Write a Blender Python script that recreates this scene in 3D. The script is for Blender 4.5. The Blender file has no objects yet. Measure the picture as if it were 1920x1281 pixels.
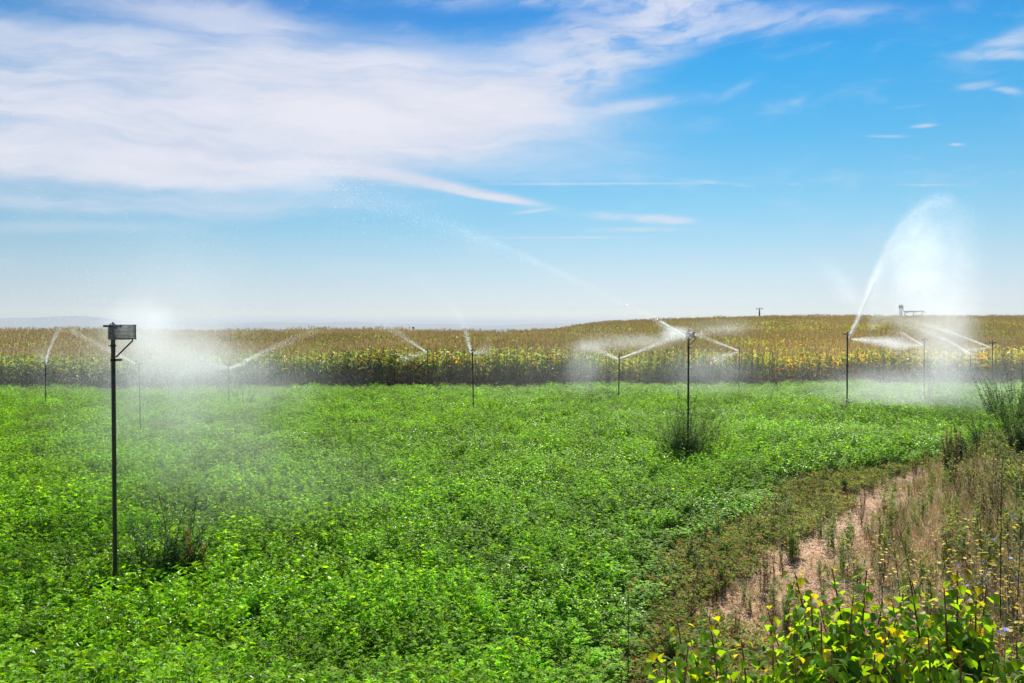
import bpy, math, random
import numpy as np
from mathutils import Vector, Matrix, Euler

random.seed(7); rng = np.random.default_rng(7)
R = math.radians
scene = bpy.context.scene
COL = scene.collection

# ------------------------------------------------------------------ camera
FPX = 28/36*1920; CAMZ = 3.05; PITCH = math.atan(27.5/FPX)
cam = bpy.data.cameras.new('camera'); camo = bpy.data.objects.new('camera', cam); COL.objects.link(camo)
camo.location = (0, 0, CAMZ); camo.rotation_euler = (math.pi/2-PITCH, 0, 0)
cam.lens = 28; cam.sensor_width = 36; cam.clip_start = 0.05; cam.clip_end = 30000
scene.camera = camo

# ------------------------------------------------------------------ light and sky
SUN_EL, SUN_AZ = 47, 14          # azimuth clockwise from +Y (ahead of the camera, a little right)
w = bpy.data.worlds.new('World'); scene.world = w; w.use_nodes = True
sl = bpy.data.lights.new('sun', 'SUN'); sl.energy = 4.6; sl.angle = R(0.53); sl.color = (1, .95, .86)
so = bpy.data.objects.new('sun', sl); COL.objects.link(so)
sd = Vector((math.sin(R(SUN_AZ))*math.cos(R(SUN_EL)), math.cos(R(SUN_AZ))*math.cos(R(SUN_EL)), math.sin(R(SUN_EL))))
so.rotation_euler = sd.to_track_quat('Z', 'Y').to_euler(); so.location = (10, 10, 60)
scene.view_settings.view_transform = 'Standard'; scene.view_settings.look = 'None'
scene.view_settings.exposure = 0.9; scene.view_settings.gamma = 1
scene.render.film_transparent = False
scene.cycles.volume_bounces = 3; scene.cycles.transparent_max_bounces = 64

class NT:
    """small helper to write node trees"""
    def __init__(s, t): s.t = t; s.n = t.nodes; s.n.clear()
    def add(s, typ, **kw):
        n = s.n.new(typ)
        for k, v in kw.items(): setattr(n, k, v)
        return n
    def put(s, sock, v):
        if v is None: return
        if isinstance(v, bpy.types.NodeSocket): s.t.links.new(v, sock)
        else: sock.default_value = v
    def m(s, op, a, b=None, c=None, clamp=False):
        n = s.add('ShaderNodeMath', operation=op, use_clamp=clamp)
        s.put(n.inputs[0], a); s.put(n.inputs[1], b); s.put(n.inputs[2], c)
        return n.outputs[0]
    def ss(s, v, a, b, lo=0., hi=1.):
        n = s.add('ShaderNodeMapRange', interpolation_type='SMOOTHSTEP')
        s.put(n.inputs[0], v); s.put(n.inputs[1], a); s.put(n.inputs[2], b); s.put(n.inputs[3], lo); s.put(n.inputs[4], hi)
        return n.outputs[0]
    def mix(s, f, a, b, typ='MIX'):
        n = s.add('ShaderNodeMix', data_type='RGBA', blend_type=typ)
        s.put(n.inputs[0], f); s.put(n.inputs[6], a); s.put(n.inputs[7], b)
        return n.outputs[2]
    def noise(s, vec, scale, detail=4, rough=.5, out=0, dist=0.):
        n = s.add('ShaderNodeTexNoise')
        s.put(n.inputs['Vector'], vec); n.inputs['Scale'].default_value = scale
        n.inputs['Detail'].default_value = detail; n.inputs['Roughness'].default_value = rough
        n.inputs['Distortion'].default_value = dist
        return n.outputs[out]
    def xyz(s, x, y, z=0.):
        n = s.add('ShaderNodeCombineXYZ'); s.put(n.inputs[0], x); s.put(n.inputs[1], y); s.put(n.inputs[2], z)
        return n.outputs[0]

def c4(c): return (c[0], c[1], c[2], 1)

def build_world():
    g = NT(w.node_tree)
    out = g.add('ShaderNodeOutputWorld'); bg = g.add('ShaderNodeBackground')
    g.t.links.new(bg.outputs[0], out.inputs[0])
    sky = g.add('ShaderNodeTexSky', sky_type='NISHITA'); sky.sun_disc = False
    sky.sun_elevation = R(SUN_EL); sky.sun_rotation = R(SUN_AZ); sky.altitude = 700
    sky.air_density = 1.0; sky.dust_density = 0.7; sky.ozone_density = 2.5
    tc = g.add('ShaderNodeTexCoord'); sep = g.add('ShaderNodeSeparateXYZ'); g.put(sep.inputs[0], tc.outputs['Generated'])
    x, y, z = sep.outputs
    # tint by elevation: the deep cyan-blue overhead and the milky band at the horizon
    ramp = g.add('ShaderNodeValToRGB'); g.put(ramp.inputs[0], g.m('MAXIMUM', z, 0.))
    cr = ramp.color_ramp; cr.elements[0].position = 0.; cr.elements[0].color = c4(SKYRAMP[0][1])
    cr.elements[1].position = SKYRAMP[-1][0]; cr.elements[1].color = c4(SKYRAMP[-1][1])
    for p, c in SKYRAMP[1:-1]: e = cr.elements.new(p); e.color = c4(c)
    base = g.mix(1., sky.outputs[0], ramp.outputs[0], 'MULTIPLY')
    # direction coordinates: u to the right, v up, in units of 100 units of arc near the view's axis
    yy = g.m('MAXIMUM', y, .2)
    u = g.m('MULTIPLY', g.m('DIVIDE', x, yy), FPX/100); v = g.m('MULTIPLY', g.m('DIVIDE', z, yy), FPX/100)
    w1 = g.add('ShaderNodeSeparateColor'); g.put(w1.inputs[0], g.noise(g.xyz(g.m('MULTIPLY', u, .25), g.m('MULTIPLY', v, .6), 3.), 1., 3, .5, 1))
    du = g.m('MULTIPLY', g.m('SUBTRACT', w1.outputs[0], .5), 2.2); dv = g.m('MULTIPLY', g.m('SUBTRACT', w1.outputs[1], .5), 1.1)
    w2 = g.add('ShaderNodeSeparateColor'); g.put(w2.inputs[0], g.noise(g.xyz(g.m('MULTIPLY', u, 1.2), g.m('MULTIPLY', v, 2.6), 9.), 1., 5, .6, 1))
    du = g.m('ADD', du, g.m('MULTIPLY', g.m('SUBTRACT', w2.outputs[0], .5), .7)); dv = g.m('ADD', dv, g.m('MULTIPLY', g.m('SUBTRACT', w2.outputs[1], .5), .28))
    U = g.m('ADD', u, du); V = g.m('ADD', v, dv)
    # fine fibres, long in one direction
    def fib(a, su, sv, seed, det=7, rough=.6):
        ca, sa = math.cos(a), math.sin(a)
        p = g.m('ADD', g.m('MULTIPLY', U, ca), g.m('MULTIPLY', V, sa)); q = g.m('SUBTRACT', g.m('MULTIPLY', V, ca), g.m('MULTIPLY', U, sa))
        return g.noise(g.xyz(g.m('MULTIPLY', p, su), g.m('MULTIPLY', q, sv), seed), 1., det, rough)
    f1 = fib(-.06, .22, 1.5, 2.); f2 = fib(.25, .8, 2.6, 5.)
    total = None
    for (px, py, rx, ry, rot, den, fk) in CLOUDS:
        cu, cv = (px-960)/100, (613-py)/100
        a = R(rot); ca, sa = math.cos(a), math.sin(a)
        sm = rx < 160 or ry < 20
        uu = u if sm else U; vv = v if sm else V
        if sm:
            uu = g.m('ADD', u, g.m('MULTIPLY', du, .2)); vv = g.m('ADD', v, g.m('MULTIPLY', dv, .25 if ry > 5 else .1))
        p = g.m('SUBTRACT', uu, cu); q = g.m('SUBTRACT', vv, cv)
        P = g.m('DIVIDE', g.m('ADD', g.m('MULTIPLY', p, ca), g.m('MULTIPLY', q, -sa)), rx/100)
        Q = g.m('DIVIDE', g.m('ADD', g.m('MULTIPLY', q, ca), g.m('MULTIPLY', p, sa)), ry/100)
        r2 = g.m('ADD', g.m('MULTIPLY', P, P), g.m('MULTIPLY', Q, Q))
        k = g.m('POWER', 2.718, g.m('MULTIPLY', g.m('POWER', r2, 1.25), -1.))
        fn = f1 if fk == 1 else f2
        fa = g.ss(fn, .33, .62, .46 if fk == 1 else .16, 1.)
        d = g.m('MULTIPLY', g.m('MULTIPLY', k, den), fa)
        total = d if total is None else g.m('ADD', total, d)
    if total is None: total = g.m("MULTIPLY", z, 0.)
    total = g.m('ADD', total, g.m('MULTIPLY', g.ss(g.m('ADD', g.m('MULTIPLY', f1, .5), g.m('MULTIPLY', f2, .5)), .5, .75), .22))
    total = g.m('SUBTRACT', 1., g.m('POWER', 2.718, g.m('MULTIPLY', total, -1.2)))
    total = g.m('MULTIPLY', total, g.ss(z, .0, .12, .25, 1.))
    total = g.m('MULTIPLY', total, g.ss(y, .15, .5))
    total = g.m('MULTIPLY', total, .97, clamp=True)
    cc = g.mix(g.ss(f1, .35, .65), c4(CLOUD_A), c4(CLOUD_B))
    g.put(bg.inputs[0], g.mix(total, base, cc)); bg.inputs[1].default_value = SKY_STRENGTH
SKY_STRENGTH = .06
CLOUD_A = (6.7, 6.8, 7.8); CLOUD_B = (7.7, 7.6, 8.3)
SKYRAMP = [(0.0000, (1.293, 1.350, 1.272)), (0.0102, (1.293, 1.350, 1.272)), (0.0242, (0.820, 0.902, 1.074)), (0.0463, (0.730, 0.801, 0.934)), (0.0842, (0.639, 0.792, 0.850)), (0.1462, (0.408, 0.801, 0.869)), (0.2241, (0.178, 0.761, 0.926)), (0.2977, (0.056, 0.716, 0.988)), (0.3300, (0.038, 0.635, 0.982)), (0.3596, (0.041, 0.562, 0.968)), (0.8000, (0.15, 0.60, 0.96))]
CLOUDS = [
 (260, 225, 620, 95, 2, 2.2, 1), (660, 170, 330, 95, 8, 1.7, 1), (760, 245, 250, 55, -6, 1.6, 1), (905, 195, 120, 40, 6, 1.4, 1), (200, 95, 420, 42, 6, .9, 1),
 (90, 300, 420, 38, 0, 1.5, 1), (540, 310, 230, 34, 4, 1.2, 1), (300, 20, 300, 30, 8, .7, 1),
 (1120, 95, 210, 68, -28, 1.15, 2), (1010, 175, 190, 30, -18, .85, 2), (1180, 8, 400, 26, 4, .5, 2), (1420, 55, 230, 16, -6, .4, 2),
 (1180, 205, 130, 10, -6, .6, 2),
 (700, 325, 120, 14, 10, 1.8, 1), (830, 350, 130, 9, 11, 2.4, 1), (925, 371, 60, 5, 9, 2.0, 1), (280, 378, 380, 22, 2, .55, 1), (80, 425, 240, 12, 0, .3, 1),
 (1215, 412, 115, 8, 3, .9, 2), (1210, 432, 90, 4, 0, .6, 2), (1060, 446, 150, 2.2, 0, .55, 1), (1080, 346, 190, 1.8, -.3, .5, 1),
 (1885, 80, 90, 18, -22, .6, 2), (1880, 106, 90, 8, 0, .6, 2), (1828, 165, 34, 7, -12, .55, 2), (1890, 172, 26, 6, 8, .5, 2),
 (1730, 238, 22, 3, -4, .7, 2), (1665, 257, 34, 2.6, 0, .4, 2), (1700, 203, 26, 2.6, -5, .3, 2), (1505, 190, 20, 9, -40, .2, 2), (1390, 170, 40, 9, -30, .2, 2),
 (1790, 272, 12, 2.5, 0, .6, 2), (1000, 397, 34, 3, -8, .6, 2), (1350, 345, 50, 3, 5, .45, 2), (1480, 346, 14, 2, 0, .4, 2), (1730, 348, 55, 2, 0, .35, 2),
]

# ------------------------------------------------------------------ helpers
def tag(o, label=None, cat=None, group=None, kind=None):
    if label: o['label'] = label
    if cat: o['category'] = cat
    if group: o['group'] = group
    if kind: o['kind'] = kind
    return o

_cp, _sp = math.cos(PITCH), math.sin(PITCH)
def at(px, py, depth):
    """the world point at that depth (metres along +Y) seen at the photo's pixel"""
    a = (px-960)/FPX; b = -(py-640.5)/FPX
    dy = _cp+b*_sp; dz = -_sp+b*_cp
    t = depth/dy
    return np.array([a*t, depth, CAMZ+dz*t])

def sstep(a, b, x):
    t = np.clip((x-a)/(b-a), 0, 1); return t*t*(3-2*t)

_BY = np.array([0, 3, 6.6, 8.5, 10.6, 12.7, 14.5, 15.8, 16.7, 19.2, 23.5, 30, 37, 60])
_BX = np.array([-1.4, -.3, 1.2, 1.5, 2.3, 3.9, 5.0, 6.3, 9.0, 11.8, 15.6, 21, 26, 42])
def bx(y): return np.interp(y, _BY, _BX)
def side(x, y): return x-bx(y)
_HX = np.array([-200, -10, 0, 8, 16, 50, 110, 300]); _HZ = np.array([.45, .4, .5, 1.1, 1.7, 2.75, 2.65, 2.2])
def corn_edge(x): return 36.6+.09*x
def ground_z(x, y):
    x = np.asarray(x, float); y = np.asarray(y, float)
    h = np.interp(x*150/np.maximum(y, 20), _HX, _HZ)*sstep(40, 150, y)
    left = 1-sstep(-.03, .13, x/np.maximum(y, 20))          # on the left the crest is nearer
    hl = .46*sstep(38, 74, y)-1.6*sstep(82, 150, y)
    h = h*(1-left)+hl*left
    h = h*(1-sstep(190, 420, y)) - 6*sstep(200, 600, y)
    s = side(x, y)
    far = 1-sstep(24, 34, y)
    h = h+np.clip(.26*np.maximum(s-1.5, 0), 0, 1.3)*far*(y < 60)
    h = h+1.35*sstep(0, 1, (6.6-y)/4.6)
    # low swell of the alfalfa field, right of the middle
    h = h+.28*np.exp(-((x-8.0)/3.2)**2-((y-18.6)/1.9)**2)+.1*np.exp(-((x-10.)/4)**2-((y-24.)/1.6)**2)
    h = h+.05*np.sin(x*.7+1)*np.sin(y*.45+2)*(y < 60)
    return h

def quat_basis(d):
    d = Vector(d).normalized(); return d.to_track_quat('Z', 'Y').to_matrix()

class MB:
    def __init__(s): s.v = []; s.f = []; s.c = []; s.n = 0
    def add(s, V, F, c=(1, 1, 1)):
        V = np.asarray(V, float).reshape(-1, 3)
        s.v.append(V); s.f += [tuple(int(i)+s.n for i in f) for f in F]
        c = np.asarray(c, float)
        s.c.append(np.tile(c, (len(V), 1)) if c.ndim == 1 else c)
        s.n += len(V)
    def tube(s, pts, rad, sides=8, c=(1, 1, 1), cap=True):
        pts = [np.asarray(p, float) for p in pts]; k = len(pts)
        rad = [rad]*k if np.isscalar(rad) else rad
        V = []; ref = None
        for i, p in enumerate(pts):
            d = pts[min(i+1, k-1)]-pts[max(i-1, 0)]; d /= np.linalg.norm(d)+1e-12
            if ref is None: ref = np.array([1., 0, 0]) if abs(d[0]) < .8 else np.array([0, 1., 0])
            a = np.cross(d, ref); a /= np.linalg.norm(a)+1e-12; b = np.cross(d, a); ref = np.cross(a, d)
            ref = -ref if False else ref
            for j in range(sides):
                t = 2*math.pi*j/sides; V.append(p+rad[i]*(math.cos(t)*a+math.sin(t)*b))
        F = [(i*sides+j, i*sides+(j+1) % sides, (i+1)*sides+(j+1) % sides, (i+1)*sides+j) for i in range(k-1) for j in range(sides)]
        if cap: F += [tuple(range(sides-1, -1, -1)), tuple(range((k-1)*sides, k*sides))]
        s.add(V, F, c)
    def box(s, c0, size, rot=None, c=(1, 1, 1)):
        x, y, z = [q/2 for q in size]
        V = np.array([(a*x, b*y, d*z) for a in (-1, 1) for b in (-1, 1) for d in (-1, 1)])
        if rot is not None: V = V@np.array(Euler(rot).to_matrix()).T
        s.add(V+np.asarray(c0), [(0, 1, 3, 2), (4, 6, 7, 5), (0, 4, 5, 1), (2, 3, 7, 6), (0, 2, 6, 4), (1, 5, 7, 3)], c)
    def strip(s, pts, widths, side_dir, c=(1, 1, 1), fold=0.):
        """leaf blade: a strip with a folded midrib"""
        k = len(pts); V = []; sdv = np.asarray(side_dir, float)
        for i, p in enumerate(pts):
            p = np.asarray(p, float); up = np.array([0, 0, fold*widths[i]])
            V += [p-sdv*widths[i]+up, p, p+sdv*widths[i]+up]
        F = []
        for i in range(k-1):
            a = 3*i; F += [(a, a+1, a+4, a+3), (a+1, a+2, a+5, a+4)]
        s.add(V, F, c)
    def mesh(s, name, smooth=False):
        me = bpy.data.meshes.new(name)
        V = np.concatenate(s.v) if s.v else np.zeros((0, 3))
        me.from_pydata(V.tolist(), [], s.f)
        at_ = me.attributes.new('col', 'FLOAT_COLOR', 'POINT')
        C = np.concatenate(s.c); C = np.hstack([C, np.ones((len(C), 1))])
        at_.data.foreach_set('color', C.astype(np.float32).ravel())
        if smooth: me.polygons.foreach_set('use_smooth', [True]*len(me.polygons))
        me.update(); return me
    def build(s, name, mat, parent=None, loc=None, smooth=False, link=True):
        me = s.mesh(name, smooth); me.materials.append(mat)
        o = bpy.data.objects.new(name, me)
        if link: COL.objects.link(o)
        if parent: o.parent = parent
        if loc is not None: o.location = loc
        return o

def empty(name, loc, rz=0.):
    o = bpy.data.objects.new(name, None); COL.objects.link(o); o.location = loc; o.rotation_euler = (0, 0, rz); o.empty_display_size = .2
    return o

def copy_tree(o, parent=None):
    c = o.copy(); COL.objects.link(c)
    if parent: c.parent = parent
    for ch in list(o.children): copy_tree(ch, c)
    return c

# ------------------------------------------------------------------ materials
def mat(name):
    m = bpy.data.materials.new(name); m.use_nodes = True; g = NT(m.node_tree)
    return m, g, g.add('ShaderNodeOutputMaterial')

def leaf_mat(name, trans=.45, rough=.35, spec=.5, vary=.25, tint=(1, 1, 1), tcol=(1.5, 1.35, .5), region=None, vscale=.6, wet=False):
    m, g, out = mat(name)
    a = g.add('ShaderNodeAttribute', attribute_name='col')
    geo = g.add('ShaderNodeNewGeometry')
    n = g.noise(geo.outputs['Position'], vscale, 3, .6)
    n2 = g.noise(geo.outputs['Position'], 14., 2, .5)
    base = g.mix(1., a.outputs['Color'], c4(tint), 'MULTIPLY')
    if region is not None:                       # species ripening in patches over the field
        sep = g.add('ShaderNodeSeparateXYZ'); g.put(sep.inputs[0], geo.outputs['Position'])
        rx = region(g, sep.outputs, geo.outputs['Position'])
        base = rx(base)
    k = g.m('ADD', g.ss(n, .3, .7, 1-vary, 1+vary), g.m('MULTIPLY', g.m('SUBTRACT', n2, .5), vary*1.2))
    base = g.mix(1., base, g.xyz(k, k, g.m('MULTIPLY', k, k)), 'MULTIPLY')
    p = g.add('ShaderNodeBsdfPrincipled'); g.put(p.inputs['Base Color'], base)
    p.inputs['Specular IOR Level'].default_value = spec
    if wet:
        nw = g.noise(geo.outputs['Position'], .35, 2, .5)
        g.put(p.inputs['Roughness'], g.ss(nw, .45, .62, rough, rough*.55))
    else: p.inputs['Roughness'].default_value = rough
    t = g.add('ShaderNodeBsdfTranslucent'); g.put(t.inputs[0], g.mix(1., base, c4(tcol), 'MULTIPLY'))
    mx = g.add('ShaderNodeMixShader'); mx.inputs[0].default_value = trans
    g.put(mx.inputs[1], p.outputs[0]); g.put(mx.inputs[2], t.outputs[0]); g.put(out.inputs[0], mx.outputs[0])
    return m

def solid_mat(name, c, rough=.5, metal=0., var=.2, c2=None, scale=20., bump=0.):
    m, g, out = mat(name)
    tc = g.add('ShaderNodeTexCoord')
    n = g.noise(tc.outputs['Object'], scale, 5, .6)
    p = g.add('ShaderNodeBsdfPrincipled')
    c2 = c2 or tuple(q*(1-var*2) for q in c)
    g.put(p.inputs['Base Color'], g.mix(g.ss(n, .4, .62), c4(c), c4(c2)))
    p.inputs['Roughness'].default_value = rough; p.inputs['Metallic'].default_value = metal
    if bump:
        b = g.add('ShaderNodeBump'); b.inputs['Strength'].default_value = bump; b.inputs['Distance'].default_value = .002
        g.put(b.inputs['Height'], n); g.put(p.inputs['Normal'], b.outputs[0])
    g.put(out.inputs[0], p.outputs[0]); return m

def water_mat():
    m, g, out = mat('water_drops')
    d = g.add('ShaderNodeBsdfDiffuse'); d.inputs[0].default_value = (.93, .95, .97, 1)
    t = g.add('ShaderNodeBsdfTranslucent'); t.inputs[0].default_value = (.95, .96, .98, 1)
    gl = g.add('ShaderNodeBsdfGlossy'); gl.inputs['Roughness'].default_value = .15
    mx = g.add('ShaderNodeMixShader'); mx.inputs[0].default_value = .8
    g.put(mx.inputs[1], d.outputs[0]); g.put(mx.inputs[2], t.outputs[0])
    mx2 = g.add('ShaderNodeMixShader'); mx2.inputs[0].default_value = .06
    g.put(mx2.inputs[1], mx.outputs[0]); g.put(mx2.inputs[2], gl.outputs[0])
    g.put(out.inputs[0], mx2.outputs[0]); return m

M = {}
M['alfalfa'] = leaf_mat('alfalfa_leaf', .52, .5, .13, .28, tcol=(1.45, 1.4, .2), vscale=.8, wet=True)
def corn_region(g, xyz, pos):
    x, y, z = xyz
    ang = g.m('DIVIDE', x, y)
    n = g.m('MULTIPLY', g.m('SUBTRACT', g.noise(pos, .16, 3, .6), .5), .45)
    right = g.ss(g.m('ADD', ang, n), .08, .34)
    nn = g.noise(pos, .05, 3, .6); nf = g.noise(pos, 1.4, 2, .5)
    right = g.m('MULTIPLY', right, g.ss(y, 46., 66., 1., .35))
    def f(base):
        yel = g.mix(g.ss(nf, .35, .6), (1.4, 1.15, .6, 1), (2.2, 1.75, .5, 1))
        b = g.mix(g.m('MULTIPLY', right, .85), base, g.mix(1., base, yel, 'MULTIPLY'))
        return g.mix(g.ss(nn, .4, .65, 0., .5), b, g.mix(1., b, (1.5, .95, .8, 1), 'MULTIPLY'))
    return f
M['corn'] = leaf_mat('corn_leaf', .48, .45, .25, .25, tcol=(1.4, 1.25, .5), region=corn_region, vscale=.3)
M['tassel'] = leaf_mat('corn_tassel', .3, .6, .3, .25, tcol=(1.1, 1., .8), vscale=.08)
M['weed'] = leaf_mat('weed_leaf', .45, .6, .15, .2, tcol=(1.5, 1.4, .5))
M['dry'] = leaf_mat('dry_grass', .25, .6, .3, .3, tcol=(1.1, 1., .8))
M['poplar'] = leaf_mat('poplar_leaf', .6, .45, .25, .15, tint=(.42, .62, .8), tcol=(3.3, 2.3, .4), vscale=4.)
M['petal'] = leaf_mat('petal', .4, .5, .3, .1, tcol=(1, 1, 1))
M['stem'] = leaf_mat('stem', .0, .5, .3, .2)
M['pipe'] = solid_mat('painted_iron_pipe', (.022, .036, .034), .55, .2, c2=(.10, .042, .02), scale=5., bump=.3)
M['dark'] = solid_mat('weathered_brass', (.03, .022, .015), .4, .6, c2=(.012, .01, .009), scale=40.)
M['zinc'] = solid_mat('galvanised_steel', (.2, .21, .22), .4, .7, c2=(.09, .095, .10), scale=25.)
M['grey'] = solid_mat('far_grey_steel', (.05, .055, .06), .6, .2)
M['water'] = water_mat()

# ------------------------------------------------------------------ ground
def ground():
    def axis(n, a, lim):
        t = np.linspace(-1, 1, n); return np.sinh(t*a)/math.sinh(a)*lim
    xs = axis(321, 8.2, 9000)
    ys = np.concatenate([-axis(61, 7, 3000)[31:][::-1], np.arange(0, 45, .16), np.arange(45, 220, 1.6), np.geomspace(222, 9000, 60)])
    X, Y = np.meshgrid(xs, ys); Z = ground_z(X, np.maximum(Y, -30))
    Z = np.where(Y < 0, ground_z(X, 0*Y), Z)
    s = side(X, np.clip(Y, 0, 60))
    nx, ny = len(xs), len(ys)
    V = np.stack([X, Y, Z], -1).reshape(-1, 3)
    I = np.arange(nx*ny).reshape(ny, nx)
    F = np.stack([I[:-1, :-1], I[:-1, 1:], I[1:, 1:], I[1:, :-1]], -1).reshape(-1, 4)
    me = bpy.data.meshes.new('ground'); me.from_pydata(V.tolist(), [], F.tolist())
    a = me.attributes.new('verge', 'FLOAT', 'POINT'); a.data.foreach_set('value', s.ravel().astype(np.float32))
    me.polygons.foreach_set('use_smooth', [True]*len(me.polygons))
    m, g, out = mat('soil')
    at_ = g.add('ShaderNodeAttribute', attribute_name='verge'); geo = g.add('ShaderNodeNewGeometry'); pos = geo.outputs['Position']
    n1 = g.noise(pos, .9, 5, .6); n2 = g.noise(pos, 9., 5, .65); n3 = g.noise(pos, 60., 3, .6)
    soil = g.mix(g.ss(n2, .35, .65), (.075, .07, .035, 1), (.15, .125, .07, 1))
    straw = g.mix(g.ss(n3, .35, .65), (.60, .39, .23, 1), (.38, .22, .12, 1))
    straw = g.mix(g.ss(n2, .45, .7), straw, (.16, .095, .055, 1))
    s_ = g.m('ADD', at_.outputs['Fac'], g.m('MULTIPLY', g.m('SUBTRACT', n1, .5), 1.4))
    path = g.m('MULTIPLY', g.ss(s_, -.1, .7), g.ss(s_, 4.5, 14., 1., 0.))
    p = g.add('ShaderNodeBsdfPrincipled'); g.put(p.inputs['Base Color'], g.mix(path, soil, straw)); p.inputs['Roughness'].default_value = .95
    p.inputs['Specular IOR Level'].default_value = .1
    b = g.add('ShaderNodeBump'); b.inputs['Strength'].default_value = .8; b.inputs['Distance'].default_value = .03
    g.put(b.inputs['Height'], g.m('ADD', n2, g.m('MULTIPLY', n3, .4))); g.put(p.inputs['Normal'], b.outputs[0])
    g.put(out.inputs[0], p.outputs[0]); me.materials.append(m)
    o = bpy.data.objects.new('ground', me); COL.objects.link(o); o['kind'] = 'structure'

def hills():
    # low mountain ridges a few kilometres away, each a solid ridge with its own depth
    V = []; F = []
    px = np.linspace(-1500, 3400, 160); n = len(px)
    prof = 9+3*np.sin(px*.004+1)+2*np.sin(px*.013)+1.2*np.sin(px*.037+2)
    prof += 7*np.exp(-((px-60)/120)**2)+4*np.exp(-((px-150)/50)**2)+3*np.exp(-((px-780)/110)**2)
    prof -= 2
    D = 4200.
    x = (px-960)/FPX*D; zt = CAMZ+prof*D/FPX
    prof_y = [(-900, -.05), (-500, .35), (-150, .8), (0, 1.), (300, .7), (900, -.05)]
    for dy, k in prof_y:
        jit = 1+.12*np.sin(px*.021+dy)
        for i in range(n): V.append((x[i], D+dy, -6.5+(zt[i]+6.5)*(k if k > .9 else k*jit[i])))
    r = len(prof_y)
    for j in range(r-1):
        for i in range(n-1): F.append((j*n+i, j*n+i+1, (j+1)*n+i+1, (j+1)*n+i))
    me = bpy.data.meshes.new('hills'); me.from_pydata(V, [], F); me.polygons.foreach_set('use_smooth', [True]*len(F))
    me.materials.append(solid_mat('far_hillside', (.07, .09, .06), .9, c2=(.12, .11, .08), scale=.004))
    o = bpy.data.objects.new('hills', me); COL.objects.link(o); o['kind'] = 'structure'

# ------------------------------------------------------------------ scatter: one object of points with instanced plants
def variants(name, meshes, material):
    c = bpy.data.collections.new(name)
    for i, mb in enumerate(meshes):
        me = mb.mesh('%s_%02d' % (name, i))
        for mm in (material if isinstance(material, (list, tuple)) else [material]): me.materials.append(mm)
        if mb.__dict__.get('mi') is not None:
            me.polygons.foreach_set('material_index', np.concatenate(mb.mi).astype(np.int32))
        o = bpy.data.objects.new('%s_%02d' % (name, i), me); c.objects.link(o)
    return c

def scatter(name, P, rotz, scl, idx, coll, label, cat, tilt=None):
    P = np.asarray(P, float); n = len(P)
    me = bpy.data.meshes.new(name); me.vertices.add(n); me.vertices.foreach_set('co', P.astype(np.float32).ravel())
    rot = np.zeros((n, 3)); rot[:, 2] = rotz
    if tilt is not None: rot[:, :2] = tilt
    scl = np.asarray(scl, float)
    if scl.ndim == 1: scl = np.repeat(scl[:, None], 3, 1)
    a = me.attributes.new('rt', 'FLOAT_VECTOR', 'POINT'); a.data.foreach_set('vector', rot.astype(np.float32).ravel())
    a = me.attributes.new('sc', 'FLOAT_VECTOR', 'POINT'); a.data.foreach_set('vector', scl.astype(np.float32).ravel())
    a = me.attributes.new('ix', 'INT', 'POINT'); a.data.foreach_set('value', np.asarray(idx, np.int32))
    o = bpy.data.objects.new(name, me); COL.objects.link(o)
    ng = bpy.data.node_groups.new(name+'_scatter', 'GeometryNodeTree')
    ng.interface.new_socket('Geometry', in_out='INPUT', socket_type='NodeSocketGeometry')
    ng.interface.new_socket('Geometry', in_out='OUTPUT', socket_type='NodeSocketGeometry')
    N = ng.nodes; L = ng.links
    gi = N.new('NodeGroupInput'); go = N.new('NodeGroupOutput'); ip = N.new('GeometryNodeInstanceOnPoints')
    ci = N.new('GeometryNodeCollectionInfo'); ci.inputs[0].default_value = coll; ci.inputs['Separate Children'].default_value = True; ci.inputs['Reset Children'].default_value = True
    def na(nm, ty):
        q = N.new('GeometryNodeInputNamedAttribute'); q.data_type = ty; q.inputs[0].default_value = nm
        return q.outputs[0]
    L.new(gi.outputs[0], ip.inputs['Points']); L.new(ci.outputs[0], ip.inputs['Instance']); ip.inputs['Pick Instance'].default_value = True
    L.new(na('ix', 'INT'), ip.inputs['Instance Index']); 
    e2r = N.new('FunctionNodeEulerToRotation'); L.new(na('rt', 'FLOAT_VECTOR'), e2r.inputs[0]); L.new(e2r.outputs[0], ip.inputs['Rotation'])
    L.new(na('sc', 'FLOAT_VECTOR'), ip.inputs['Scale']); L.new(ip.outputs[0], go.inputs[0])
    md = o.modifiers.new('scatter', 'NODES'); md.node_group = ng
    return tag(o, label, cat, kind='stuff')

def jgrid(x0, x1, y0, y1, step, jit=.9):
    X, Y = np.meshgrid(np.arange(x0, x1, step), np.arange(y0, y1, step))
    X = X.ravel()+rng.uniform(-.5, .5, X.size)*step*jit; Y = Y.ravel()+rng.uniform(-.5, .5, Y.size)*step*jit
    return X, Y
def inview(x, y, m=3.5, k=.76): return (np.abs(x) < k*y+m)

# --- alfalfa
def leaflet(mb, o, d, up, L, W, c, droop=.2):
    d = d/np.linalg.norm(d); sdv = np.cross(d, up); sdv /= np.linalg.norm(sdv)+1e-9; nrm = np.cross(sdv, d)
    V = [o, o+d*L*.55-sdv*W*.5+nrm*W*.18, o+d*L*.6, o+d*L*.55+sdv*W*.5+nrm*W*.18, o+d*L-nrm*L*droop]
    mb.add(V, [(0, 2, 1), (0, 3, 2), (1, 2, 4), (2, 3, 4)], c)

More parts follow.
